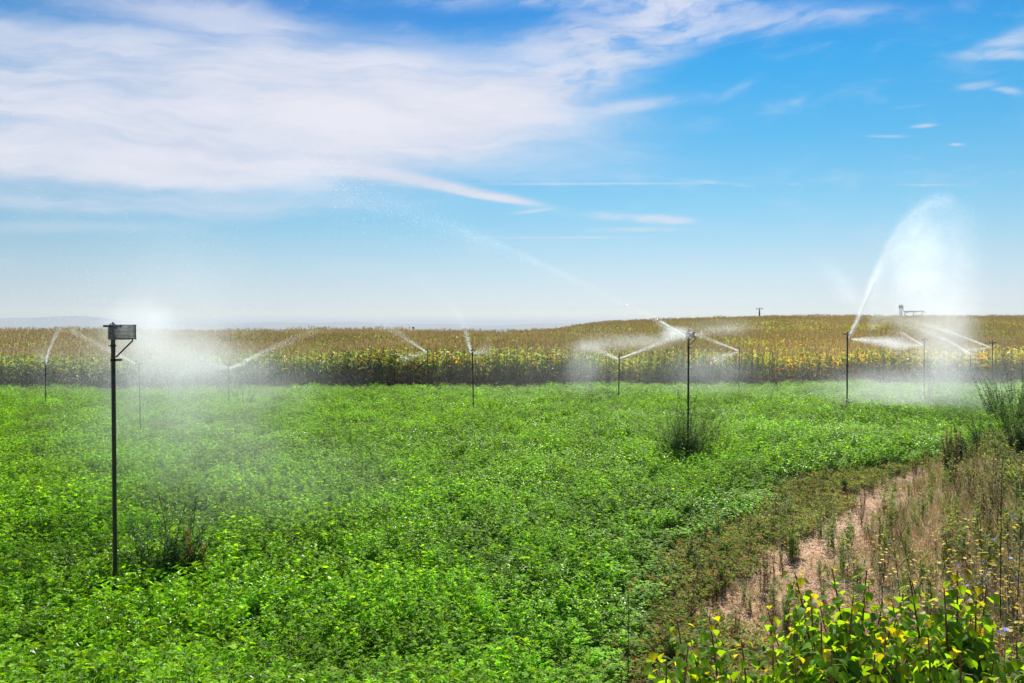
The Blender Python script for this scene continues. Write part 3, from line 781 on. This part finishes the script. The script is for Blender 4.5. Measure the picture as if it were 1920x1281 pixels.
    ch = [jet(plume, 6000, .010, .10, .0042, t1=.30, tpow=1.), jet(plume, 16000, .03, .2, .0055, t1=.78, tpow=1.),
          jet(plume, 50000, .05, .25, .0045, t0=.25, t1=.92, tpow=1., fall=5.6, fpow=1.25, drift=(.2, .8, 0)),
          jet(plume, 40000, .05, .35, .0048, t0=.5, t1=.86, tpow=1., fall=8.4, fpow=.9, drift=(.2, 1.2, 0)),
          jet(plume, 2500, .3, .5, .005, t0=.6),
          mist(at(1765, 690, 29.5), (.5, .7, 1.), 16000, .0055), mist(at(1760, 640, 29.5), (1.0, .9, .9), 14000, .0055)]
    drops('water_plume', ch, 'tall white plume of water arching above the right horizon and falling', 'water plume',
          mists=[(at(1775, 560, 28.6), (1.5, 1.6, 4.0), .15), (at(1775, 650, 29.3), (1.3, 1.4, 2.6), .30), (at(1735, 470, 28.2), (.8, 1.2, 2.2), .10), (at(1715, 520, 27.8), (1.1, 1.2, 2.8), .25),
                 (at(1592, 632, 26), (.08, .08), .7, at(1625, 560, 26.4)), (at(1612, 592, 26.2), (.25, .3), .6, at(1668, 465, 27)), (at(1645, 520, 26.7), (.3, .4), .3, at(1750, 385, 28))])
    ch = [wedge(at(1596, 636, 26), at(1700, 632, 27), at(1700, 655, 27), 7000, .0065, .75, .10),
          jet(pxpath([(1600, 565, 25), (1565, 520, 24.4), (1525, 480, 24)]), 1800, .12, .4, .005)]
    drops('water_spray', ch, 'low white spray thrown right from the head below the tall plume', mists=[(at(1596, 636, 26), (.3, .24), 1.1, at(1760, 652, 27)), (at(1640, 600, 25), (.5, .5), .12, at(1520, 475, 24))])
    drops('water_spray', [mist(at(1720, 748, 25), (2.0, 1.8, .25), 9000, .007), mist(at(1700, 720, 29), (1.8, 1., .35), 9000, .0075)],
          'low mist lying on the alfalfa under the tall plume', mists=[(at(1720, 735, 27), (4.2, 3., 1.2), .13)])

    # others: (px, base y, head y, label, jet control points, extras)
    def small(px, yb, yh, label, r=.022, s=1.6, jz=1.5, depth=None):
        return sprinkler(px, yb, yh, label, r=r*.78, s=s*.8, jet=jz, depth=depth, lean=.016*math.sin(px*1.7))
    t, H, q = small(886, 762, 668, 'thin dark pole sprinkler left of centre with a steep straight jet', r=.026, s=1.9)
    D = q[1]
    drops('water_jet', [jet(pxpath([(884, 665, D), (877, 638, D), (868, 606, D+.2), (840, 565, D+.4), (775, 520, D+.8)]), 6500, .012, .14, .0048, tpow=2.2, grow=1.1),
                        wedge(at(886, 664, D), at(915, 645, D), at(925, 662, D), 1600, .005, .8, .08)],
          'steep straight white jet rising from the thin pole left of centre', 'water jet')
    t, H, q = small(802, 726, 663, 'short pole sprinkler against the maize left of the steep jet', r=.024, depth=34)
    drops('water_jet', [jet(pxpath([(802, 662, 34), (770, 640, 34), (738, 618, 34), (705, 604, 34)]), 5000, .015, .16, .0056, tpow=1.4),
                        wedge(at(800, 662, 34), at(750, 668, 33), at(755, 680, 33), 2000, .006, .8, .08)],
          'white jet rising left in front of the maize from the short pole', 'water jet')
    t, H, q = small(1161, 742, 674, 'thin pole sprinkler before the maize throwing two jets, left of the weed clump', r=.028, s=1.6)
    D = q[1]
    drops('water_jet', [jet(pxpath([(1160, 673, D), (1205, 655, D), (1256, 633, D)]), 5500, .012, .055, .006),
                        jet(pxpath([(1158, 673, D), (1120, 655, D), (1085, 645, D)]), 3500, .02, .14, .006),
                        mist(at(1098, 690, D), (.5, .5, .6), 4000, .0055), mist(at(1100, 650, D), (.5, .5, .15), 1800, .005)],
          'pair of jets spreading in a V from the thin pole before the maize', 'water jet', [(at(1095, 690, D), (1., 1.1, 1.3), .16), (at(1110, 650, D), (1.2, .8, .35), .16)])
    t, H, q = small(1386, 735, 660, 'far pole sprinkler before the maize right of the weed clump', depth=33, r=.02, s=1.3)
    drops('water_jet', [jet(pxpath([(1385, 658, 33), (1345, 641, 33), (1302, 624, 33)]), 3600, .012, .05, .006),
                        wedge(at(1384, 660, 33), at(1330, 668, 32.5), at(1335, 684, 32.5), 2600, .0065, .8, .08), mist(at(1340, 690, 30), (.9, .6, .6), 4500, .007)],
          'thin jet slanting up left beside the right hand end of the veiled maize', 'water jet', [(at(1330, 700, 30), (2.4, 1.5, 1.4), .09)])
    t, H, q = small(85, 754, 690, 'thin pole sprinkler nearest the left edge of the field', r=.026)
    D = q[1]
    drops('water_jet', [jet(pxpath([(84, 688, D), (90, 662, D), (100, 636, D), (113, 610, D)]), 3800, .014, .05, .005, tpow=1.5),
                        wedge(at(84, 690, D), at(68, 655, D), at(84, 650, D), 1500, .005, .8, .10)],
          'narrow jet rising at the far left in front of the maize', 'water jet')
    t, H, q = small(261, 802, 694, 'faint pole sprinkler seen through the mist right of the near pole', r=.02, s=1.3)
    D = q[1]
    drops('water_jet', [jet(pxpath([(260, 686, D), (230, 668, D), (204, 655, D), (168, 634, D), (132, 614, D)]), 5200, .012, .035, .0042),],
          'thin straight jet slanting up left behind the near guarded pole', 'water jet')
    t, H, q = small(429, 758, 693, 'thin pole sprinkler left of the dark tuft with a jet slanting right', r=.018, s=1.5)
    D = q[1]
    drops('water_jet', [jet(pxpath([(430, 691, D), (462, 676, D)]), 2400, .02, .04, .0055), jet(pxpath([(462, 676, D), (500, 657, D), (545, 636, D), (592, 618, D)]), 3600, .03, .09, .0055),
                        wedge(at(429, 690, D), at(330, 640, D-1), at(340, 710, D-1), 8500, .0052, .8, .10)],
          'jet slanting up right across the maize with sprinkled drops to its left', 'water jet')
    drops('water_spray', [mist(at(450, 720, 24), (1.6, 1., .6), 4500, .005)], 'sparse fallen mist under the jet slanting right on the left half', mists=[(at(470, 725, 25), (3.2, 1.8, 1.2), .08)])
    t, H, q = small(1733, 742, 647, 'pole sprinkler standing within the white mist of the tall plume', r=.024, s=2.0)
    D = q[1]
    drops('water_jet', [jet(pxpath([(1730, 647, D), (1710, 634, D), (1688, 620, D)]), 1800, .012, .03, .0062), wedge(at(1730, 648, D), at(1660, 642, D), at(1665, 656, D), 2200, .0065, .8, .06)],
          'short jet thrown up left from the pole inside the plume mist', 'water jet')
    t, H, q = small(1861, 716, 652, 'pole sprinkler before the yellow maize, last one at the right', depth=37, r=.03, s=2.4)
    drops('water_jet', [jet(pxpath([(1858, 652, 37), (1800, 629, 37.5), (1750, 612, 38), (1700, 598, 38.5), (1650, 588, 39)]), 9000, .015, .12, .0065),
                        wedge(at(1855, 652, 37), at(1780, 655, 36), at(1790, 668, 36), 3000, .007, .8, .08)],
          'long jet slanting up left from the last sprinkler at the right', 'water jet')
    t, H, q = small(1820, 716, 666, 'pole sprinkler without a jet before the yellow maize', depth=37, r=.028, s=1.6)
    drops('water_jet', [jet(pxpath([(1820, 664, 34), (1780, 640, 34), (1730, 618, 34), (1680, 602, 34), (1640, 590, 34)]), 7000, .02, .13, .0065)],
          'faint long jet crossing the mist below the hilltop machine', 'water jet')
    for x_, ds in ((-14., .03), (4., .018), (18., .028)):
        drops('water_spray', [mist((x_, 31, 1.2), (5., 1.2, .6), 1500, .005)], {-14.: 'drifting fallen spray before the left half of the maize', 4.: 'drifting fallen spray before the middle of the maize', 18.: 'drifting fallen spray before the right part of the maize'}[x_],
              mists=[((x_, 31.5, 1.0), (11., 4., 2.2), ds)])
    # one far up on the maize hill
    d = 168; p = at(1424, 584, d); z0 = float(ground_z(p[0], d)); t = empty('sprinkler', (p[0], d, z0)); tag(t, 'tiny dark sprinkler post sticking up from the maize on the hill crest', 'sprinkler', G)
    pole_part(t, p[2]-z0, .16); impact_head(t, p[2]-z0+.05, 5., 2.5)
    print('drops', NDROP[0])

# ------------------------------------------------------------------ machine on the hill
def hill_machine():
    d = 172; k = d/FPX
    p = at(1689, 590, d); z0 = float(ground_z(p[0], d)); t = empty('irrigation_gantry', (p[0], d, z0))
    tag(t, 'small grey irrigation tower with a long boom on the right hill crest', 'irrigation machine')
    H = p[2]-z0
    m = MB(); zt = H+15*k
    m.tube([(-3.5*k, 0, zt-1.4*k), (-1.5*k, 0, zt), (2*k, 0, zt+.2*k), (4*k, 0, zt-1.2*k)], [.25, .4, .4, .2], 6)
    m.box((0, 0, zt-2*k), (5.5*k, .6, 3.2*k)); m.build('tower_head', M['grey'], t)
    for sx in (-1.6, 1.8):
        m = MB(); m.tube([(sx*k, 0, 0), (sx*k, 0, zt-3*k)], .06*1.6, 6); m.build('leg', M['grey'], t)
    m = MB(); m.tube([(3.6*k, 0, zt-1.5*k), (5*k, 0, zt-8*k)], .07, 6); m.build('drop_pipe', M['grey'], t)
    m = MB(); m.tube([(5*k, 0, zt-9.3*k), (44*k, 0, zt-8.7*k)], .13, 6); m.tube([(8*k, 0, zt-10.6*k), (30*k, 0, zt-9.9*k)], .06, 5); m.build('boom', M['grey'], t)
    for sx in (11, 27, 43):
        m = MB(); m.tube([(sx*k, 0, zt-9*k), (sx*k-3.5*k, 0, zt-13*k), (sx*k-4.5*k, 0, .5)], .08, 6); m.tube([(sx*k, 0, zt-9*k), (sx*k+2*k, 0, zt-12*k)], .05, 5); m.build('strut', M['grey'], t)
    p = at(775, 616, 128); z0 = float(ground_z(p[0], 128)); t = empty('marker_post', (p[0], 128, z0)); tag(t, 'tiny dark post standing in the maize on the skyline left of the steep jet', 'post')
    m = MB(); m.tube([(0, 0, 0), (0, 0, p[2]-z0)], .07, 6); m.build('post_shaft', M['dark'], t)
    m = MB(); m.box((0, 0, p[2]-z0+.1), (.35, .2, .25)); m.build('post_cap', M['dark'], t)

# ------------------------------------------------------------------ single weeds
def weed_plant(name, loc, H, W, n, label, cols, leaf=.03, nl=40, seedheads=False, cat='weed', group=None, bushy=1., w_leaf=.35, seed=0):
    r = random.Random(seed+int(H*100)+n)
    st = MB(); fo = MB()
    for i in range(n):
        az = r.uniform(0, 6.283); sp = math.sqrt(r.random())*W/2
        h = H*(1-.5*(sp/(W/2+1e-6))*r.random())*r.uniform(.5, 1.)
        b = np.array([math.cos(az)*.05, math.sin(az)*.05, 0.]); top = np.array([math.cos(az)*sp*1.15, math.sin(az)*sp*1.15, h])
        mid = (b*.5+top*.5)+np.array([r.uniform(-.12, .12)*W, r.uniform(-.12, .12)*W, r.uniform(-.05, .12)*h]); c0 = np.array(r.choice(cols))
        st.tube([b, mid, top], [.006, .0045, .0015], 5, c0*.8, cap=False)
        for k in range(nl):
            t = .12+.88*(k+r.random())/nl; p = b*(1-t)**2+2*t*(1-t)*mid+t*t*top
            a2 = r.uniform(0, 6.283); ln = bushy*.34*H*(1.05-t)**.8*r.random()**1.3; el = r.uniform(.1, 1.0)
            d = np.array([math.cos(a2)*math.cos(el), math.sin(a2)*math.cos(el), math.sin(el)])
            e = p+d*ln
            if ln > .03: st.tube([p, e], [.0018, .0008], 3, c0*.8, cap=False)
            for q in range(6):
                u = r.random(); o_ = p*(1-u)+e*u; a3 = r.uniform(0, 6.283); dd = np.array([math.cos(a3), math.sin(a3), r.uniform(.1, 1.)])
                leaflet(fo, o_, dd, np.array([.2, .1, 1.]), 1.9*leaf*r.uniform(.6, 1.4)*(1.2-.6*t), 2.0*leaf*w_leaf*(1.2-.6*t), c0*r.uniform(.65, 1.4), .15)
    t = empty(name, loc); tag(t, label, cat, group)
    st.build('stem', M['stem'], t); fo.build('foliage', M['weed'], t)
    return t

def gp(px, py, can=.0):
    """point on the ground seen at the pixel (can: height of the crop that hides it there)"""
    D = np.arange(2.2, 60, .02); P = np.array([at(px, py, d) for d in D])
    below = P[:, 2] < ground_z(P[:, 0], P[:, 1])+can
    i = int(np.argmax(below)) if below.any() else len(D)-1
    return (P[i, 0], D[i], float(ground_z(P[i, 0], D[i])))

def stalk(loc, H, lean, col, label, name='fennel_stalk', branches=5, flower=None, group=None, cat='wild plant', r0=.005, seed=1, leafn=10, fl_n=1, br_len=.3, umbel=False):
    r = random.Random(seed); st = MB(); fo = MB(); fls = []
    top = np.array([lean[0], lean[1], H]); mid = top*.5+np.array([-lean[0]*.15, 0, .03])
    col = np.array(col)
    def bez(t): return 2*t*(1-t)*mid+t*t*top
    st.tube([bez(k/6) for k in range(7)], [r0*(1-.75*k/6) for k in range(7)], 5, col, cap=False)
    tips = [top]
    for i in range(branches):
        t = r.uniform(.3, .95); p = bez(t); az = r.uniform(0, 6.283); L = br_len*H*(1.1-t)*r.uniform(.6, 1.3)+.03
        e = p+np.array([math.cos(az)*L*.55, math.sin(az)*L*.55, L]); st.tube([p, (p+e)/2+[0, 0, -.01], e], [r0*.5, r0*.4, r0*.25], 4, col*1.1, cap=False); tips.append(e)
    for i in range(leafn):
        t = r.uniform(.05, .8); p = bez(t); az = r.uniform(0, 6.283); L = r.uniform(.05, .14)
        d = np.array([math.cos(az), math.sin(az), r.uniform(0, .8)]); leaflet(fo, p, d, np.array([0, .1, 1.]), L, L*.14, col*r.uniform(.9, 1.6), .2)
    if flower is not None:
        for tp in tips:
            fl = MB(); fls.append(fl)
            for j in range(fl_n):
                o_ = tp+np.array([r.uniform(-.03, .03), r.uniform(-.03, .03), r.uniform(-.05, .01)])*(j > 0)
                sz = r.uniform(.8, 1.2)*(.011 if flower[1] == 'small' else .018); nrm = np.array([r.uniform(-.5, .5), r.uniform(-.8, .1), 1.]); nrm /= np.linalg.norm(nrm)
                a = np.cross(nrm, [1, .1, 0]); a /= np.linalg.norm(a); b = np.cross(nrm, a); npet = 9
                for k in range(npet):
                    q = 2*math.pi*k/npet; d = math.cos(q)*a+math.sin(q)*b
                    s_ = np.cross(nrm, d)
                    V = [o_, o_+d*sz*.6-s_*sz*.2+nrm*sz*.1, o_+d*sz+nrm*sz*.12, o_+d*sz*.6+s_*sz*.2+nrm*sz*.1]
                    fl.add(V, [(0, 1, 2), (0, 2, 3)], np.array(flower[0])*r.uniform(.85, 1.1))
    t = empty(name, loc); tag(t, label, cat, group)
    st.build('stem', M['stem'], t)
    if fo.n: fo.build('leaves', M['weed'], t)
    for fl in fls: fl.build('flower', M['petal'], t)
    return t

def weeds():
    DG = ((.05, .12, .02), (.07, .15, .022), (.11, .19, .035))
    x, y, z = gp(1283, 850, .3)
    weed_plant('weed_clump', (x-.05, y-.15, z), 2.0, 1.4, 34, 'tall dark feathery weed clump around the foot of the middle pole', ((.07, .15, .025), (.09, .18, .03), (.13, .22, .04)), .035, 36, seed=3, bushy=1.)
    x, y, z = gp(1332, 838, .3)
    weed_plant('dock_plant', (x, y, z), 1.0, .5, 7, 'thin reddish brown weed just right of the tall dark clump', ((.13, .075, .035), (.10, .08, .04)), .02, 26, seed=5)
    x, y, z = gp(318, 1075, .3)
    weed_plant('weed_clump', (x, y, z), 1.4, 1.1, 26, 'dark leafy weed standing in the alfalfa right of the near pole', ((.04, .10, .015), (.055, .13, .018), (.08, .16, .025)), .035, 26, seed=9, bushy=.8)
    x, y, z = gp(368, 1075, .3)
    weed_plant('dock_plant', (x, y, z), 1.15, .3, 5, 'dry orange brown dock stalk in the dark weed by the near pole', ((.42, .17, .05), (.34, .14, .05)), .022, 30, seed=4, bushy=.3)
    x, y, z = gp(1578, 772, .3)
    weed_plant('pale_weed', (x, y, z), .72, 1.2, 12, 'pale broad leaved weed at the foot of the right hand pole', ((.12, .19, .10), (.16, .23, .13)), .09, 10, seed=6, bushy=.4, w_leaf=.4)
    x, y, z = gp(1735, 745, .3)
    weed_plant('reedy_weed', (x, y, z), 1.25, .75, 16, 'upright grey stalks around the pole inside the plume mist', ((.06, .07, .04), (.08, .09, .05)), .03, 14, seed=7, bushy=.3)
    x, y, z = gp(456, 757, .3)
    weed_plant('weed_clump', (x, y, z), .95, 1.1, 12, 'dark tuft of weed in the far alfalfa right of the misty pole', DG, .04, 18, seed=8)
    x, y, z = gp(1108, 745, .3)
    weed_plant('reedy_weed', (x, y, z), 1.1, .5, 6, 'thin dark stalks before the maize left of the V of jets', DG, .035, 14, seed=12, bushy=.4)
    x, y, z = gp(1150, 745, .3)
    weed_plant('weed_clump', (x, y, z), .85, .8, 8, 'small dark weed at the foot of the pole throwing the V of jets', DG, .04, 16, seed=13)
    x, y, z = gp(302, 805, .3)
    weed_plant('dock_plant', (x, y, z), .9, .5, 6, 'pale dry seed stalks in the misty alfalfa right of the faint pole', ((.3, .22, .1), (.25, .2, .09)), .03, 16, seed=14, bushy=.3)
    # tall weeds at the right end of the field
    for i, (px, py, H, W, n) in enumerate(((1902, 822, 2.3, 1.5, 20), (1868, 805, 1.9, 1.1, 11), (1915, 862, 1.7, 1.2, 13), (1842, 852, 1.15, .8, 8), (1782, 900, 1.3, .4, 5), (1812, 872, .9, .8, 8))):
        x, y, z = gp(px, py)
        lb = ['tallest dark weed stand at the right edge above the bank', 'slender tall weed left of the dark stand at the right edge', 'dense weed before the dark stand, cut by the right edge', 'short bushy weed at the corner of alfalfa and bank',
              'narrow brown green seeding spike rising before the bright alfalfa', 'low green weed at the far end of the dry grass'][i]
        cl = DG if i != 4 else ((.2, .15, .07), (.14, .17, .05))
        weed_plant('tall_weed', (x, y, z), H, W, int(n*1.8), lb, cl, .035, 30, seed=30+i, bushy=.6)
    # green stalks and flowers on the bank
    G1 = (.02, .06, .02)
    fen = [(1738, 1240, 1.18, (-.22, .1), 'tall bare green stalk bending left in the middle of the flowers'), (1876, 1180, 1.55, (.06, .1), 'tallest straight green stalk near the right edge'),
           (1905, 1215, 1.0, (.03, 0), 'straight dark stalk almost on the right edge'), (1690, 1150, .9, (-.12, 0), 'thin green stalk leaning left over the straw track'),
           (1843, 1120, .8, (-.04, 0), 'short green stalk between the tall one and the flowers'), (1650, 1195, .75, (.04, 0), 'branching green stalk just above the leafy shoots'),
           (1178, 1320, .95, (0, 0), 'lone pale green stalk at the lower edge between alfalfa and track')]
    for i, (px, py, H, ln, lb) in enumerate(fen):
        x, y, z = gp(px, py)
        stalk((x, y, z), H, ln, G1 if i < 6 else (.09, .15, .05), lb, branches=5, seed=60+i, group='tall stalks on the bank', r0=.006, flower=((.55, .5, .06), 'small') if i == 6 else None)
    spots = ['among the yellow flowers', 'by the straw track']
    r = random.Random(5)
    k = 0
    base = None
    ylab = []
    pts = []
    while len(pts) < 60:
        px = r.uniform(1640, 1915); py = r.uniform(1010, 1235)
        if px < 1700 and r.random() < .6: continue
        pts.append((px, py))
    pts += [(1690, 950), (1672, 970), (1735, 930), (1790, 900), (1860, 880), (1600, 1085), (1510, 1075), (1650, 1040), (1580, 1030)]
    protos = []
    for v in range(4):
        t = stalk((0, 0, 0), .45+.05*v, (.04*(v-1.5), .02), (.06, .1, .03), 'low yellow daisy-like wildflower on the dry grass bank', name='yellow_wildflower', branches=5+v, flower=((.75, .55, .02), 'big'),
                  group='yellow wildflowers on the bank', cat='wildflower', seed=80+v, r0=.0028, fl_n=1, leafn=16, br_len=.45)
        protos.append(t)
    for i, (px, py) in enumerate(pts):
        o = protos[i] if i < 4 else copy_tree(protos[i % 4])
        x, y, z = gp(px, py, .3); o.location = (x, y, z); s_ = r.uniform(.75, 1.1); o.scale = (s_, s_, s_); o.rotation_euler.z = r.uniform(0, 6.28)
    blue = [(1900, 975, 'topmost blue'), (1862, 1020, ''), (1915, 1015, ''), (1793, 1062, ''), (1838, 1060, ''), (1892, 1052, ''), (1878, 1190, ''), (1850, 1078, ''), (1905, 900, '')]
    bl = ['blue chicory flower right of the tallest green stalk, highest of the bright ones', 'blue chicory flower just left of the tallest green stalk', 'pale blue chicory at the right edge among yellow flowers', 'leftmost blue chicory, between the yellow flowers',
          'small blue chicory between the leftmost one and the tall stalk', 'blue chicory below the tall stalk tip near the right edge', 'lowest pale blue chicory, right of the leafy shoots', 'small blue chicory half hidden in yellow flowers', 'faint blue chicory far up the bank near the right edge']
    for i, (px, py, _) in enumerate(blue):
        x, y, z = gp(px, py, .5)
        stalk((x, y, z), .52, (.02, 0), (.05, .08, .04), bl[i], name='chicory', branches=2, flower=((.22, .27, .75), 'big'), group='blue chicory on the bank', cat='wildflower', seed=110+i, r0=.003, leafn=5)

# ------------------------------------------------------------------ poplar shoots in the foreground
def poplar_leaf(mb, o, d, nrm, L, c):
    d = d/np.linalg.norm(d); s_ = np.cross(d, nrm); s_ /= np.linalg.norm(s_)+1e-9; n_ = np.cross(s_, d)
    prof = [(0, 0), (.06, .30), (.22, .47), (.38, .46), (.55, .34), (.75, .17), (1., 0)]
    V = []; 
    for (t, w_) in prof:
        cv = -.18*L*t*t
        V += [o+d*L*t-s_*L*w_+n_*(cv+.16*L*w_), o+d*L*t+n_*cv, o+d*L*t+s_*L*w_+n_*(cv+.16*L*w_)]
    F = []
    for i in range(len(prof)-1):
        a = 3*i; F += [(a, a+1, a+4, a+3), (a+1, a+2, a+5, a+4)]
    mb.add(V, F, c)

def poplar_shoot(px_top, py_top, depth, H, lean, label, seed, nleaf=26, leaf=.06, branches=2):
    r = random.Random(seed); tp = at(px_top, py_top, depth)
    gz = float(ground_z(tp[0]-lean, depth)); H = tp[2]-gz
    loc = np.array([tp[0]-lean, depth, gz]); top = tp-loc; mid = np.array([top[0]*.3, r.uniform(-.06, .06), H*.55])
    st = MB(); fo = MB()
    def grow(b, mid, top, nl, r0, t0):
        def bz(t): return b*(1-t)**2+2*t*(1-t)*mid+t*t*top
        st.tube([bz(k/8) for k in range(9)], [r0*(1-.8*k/8)+.0008 for k in range(9)], 6, (.16, .07, .04), cap=False)
        for i in range(nl):
            t = t0+(1-t0)*(i+.5)/nl; p = bz(t); az = i*2.4+r.uniform(-.4, .4); el = r.uniform(.1, .7)
            d = np.array([math.cos(az)*math.cos(el), math.sin(az)*math.cos(el), math.sin(el)]); pl = r.uniform(.02, .045); e = p+d*pl
            st.tube([p, e], [.0011, .0009], 3, (.22, .13, .04), cap=False)
            dd = np.array([math.cos(az), math.sin(az), r.uniform(-1.5, -.1)]); nrm = np.array([math.cos(az)*.9+r.uniform(-.5, .5), math.sin(az)*.9+r.uniform(-.5, .5), .7])
            L = leaf*r.uniform(.7, 1.2)*(1-.4*max(0, t-.75)/.25)
            c = np.array([.24, .39, .014])*r.uniform(.6, 1.35)
            if t > .955: c = np.array([.42, .36, .018])*r.uniform(.8, 1.2)
            elif r.random() < .03: c = np.array([.75, .5, .03])
            poplar_leaf(fo, e, dd, nrm, L, c)
        return bz
    bz = grow(np.zeros(3), mid, top, nleaf, .0075, .22)
    for k in range(branches):
        t = r.uniform(.2, .55); b = bz(t); az = r.uniform(0, 6.28); L = H*(1-t)*r.uniform(.5, .85)
        e = b+np.array([math.cos(az)*L*.4, math.sin(az)*L*.4, L*.85]); grow(b, (b+e)/2+[math.cos(az)*.04, math.sin(az)*.04, -.02], e, int(nleaf*.55), .004, .12)
    t = empty('poplar_shoot', tuple(loc)); tag(t, label, 'sapling', 'poplar shoots in the foreground')
    st.build('stem', M['stem'], t, smooth=True); fo.build('foliage', M['poplar'], t)

def poplars():
    data = [(1560, 1078, 3.1, -.10, 'poplar shoot with the highest tip left of centre of the leafy group', 30, 3), (1490, 1085, 3.2, -.14, 'poplar shoot leaning left at the left side of the main leafy group', 30, 2),
            (1625, 1082, 3.15, .03, 'poplar shoot with paired top leaves right of the highest tip', 26, 3), (1600, 1130, 2.9, .08, 'short dense poplar shoot in the middle of the leafy group', 30, 3),
            (1705, 1095, 3.2, -.10, 'slim poplar shoot with yellow tip standing between two leafy groups', 24, 1), (1795, 1083, 3.1, .0, 'bushy poplar shoot with the yellow crown of the right hand group', 32, 3),
            (1770, 1115, 3.0, .0, 'poplar shoot just left of the yellow crowned one', 24, 2), (1850, 1110, 3.1, .05, 'rightmost tall poplar shoot with bright side leaves', 24, 2),
            (1270, 1178, 3.1, -.08, 'leftmost poplar shoot with small yellow tip leaves', 22, 1), (1330, 1170, 3.1, -.08, 'poplar shoot leaning over to the left with a red stem', 26, 1),
            (1290, 1225, 2.9, .05, 'low poplar shoot between the two at the far left', 16, 1), (1450, 1225, 2.9, .0, 'low poplar shoot filling the gap left of the main group', 22, 2), (1540, 1180, 2.8, .0, 'leafy poplar shoot low in the main group', 26, 2),
            (1905, 1215, 2.9, .0, 'low yellow green poplar shoot in the bottom right corner', 20, 2), (1660, 1190, 2.8, .0, 'dark low poplar shoot between the main and right groups', 26, 2), (1740, 1205, 2.75, .0, 'low poplar shoot beneath the right hand group', 24, 2),
            (1520, 1130, 3.0, -.06, 'mid height poplar shoot just below the left leaning one', 26, 2), (1655, 1140, 3.0, .06, 'mid height poplar shoot right of the dense middle one', 26, 2), (1830, 1140, 2.95, .02, 'poplar shoot below the rightmost tall one', 26, 2),
            (1560, 1230, 2.7, .0, 'lowest leafy poplar shoot at the bottom of the main group', 24, 3), (1640, 1240, 2.65, .0, 'lowest leafy poplar shoot at the bottom centre of the group', 24, 3), (1390, 1215, 3.0, -.05, 'poplar shoot with red stem between the left pair and the main group', 24, 2),
            (1250, 1245, 2.9, .0, 'small poplar shoot at the bottom left end of the shoots', 18, 2), (1800, 1235, 2.7, .0, 'lowest poplar shoot beneath the yellow crown', 24, 3), (1490, 1240, 2.8, .0, 'dark low poplar shoot at the bottom left of the main group', 22, 2)]
    for i, (px, py, d, ln, lb, nl, br) in enumerate(data):
        poplar_shoot(px, py-12, d, 1., ln, lb, 200+i, int(nl*2.0), .054, br+2)

# ------------------------------------------------------------------ haze
def haze():
    mb = MB(); x0, x1, y0, y1, z0, z1 = -9500, 9500, -3400, 9500, -10, 62
    mb.box(((x0+x1)/2, (y0+y1)/2, (z0+z1)/2), (x1-x0, y1-y0, z1-z0))
    m, g, out = mat('haze_air'); v = g.add('ShaderNodeVolumePrincipled')
    v.inputs['Color'].default_value = (.62, .68, .76, 1); v.inputs['Density'].default_value = HAZE; v.inputs['Anisotropy'].default_value = .1
    g.t.links.new(v.outputs[0], out.inputs['Volume'])
    o = mb.build('haze', m); o['kind'] = 'stuff'; tag(o, 'thin pale air haze over the whole field', 'haze')
HAZE = .0004

build_world()
ground()
hills()
corn()
alfalfa()
verge()
sprinklers_and_water()
hill_machine()
weeds()
poplars()
haze()
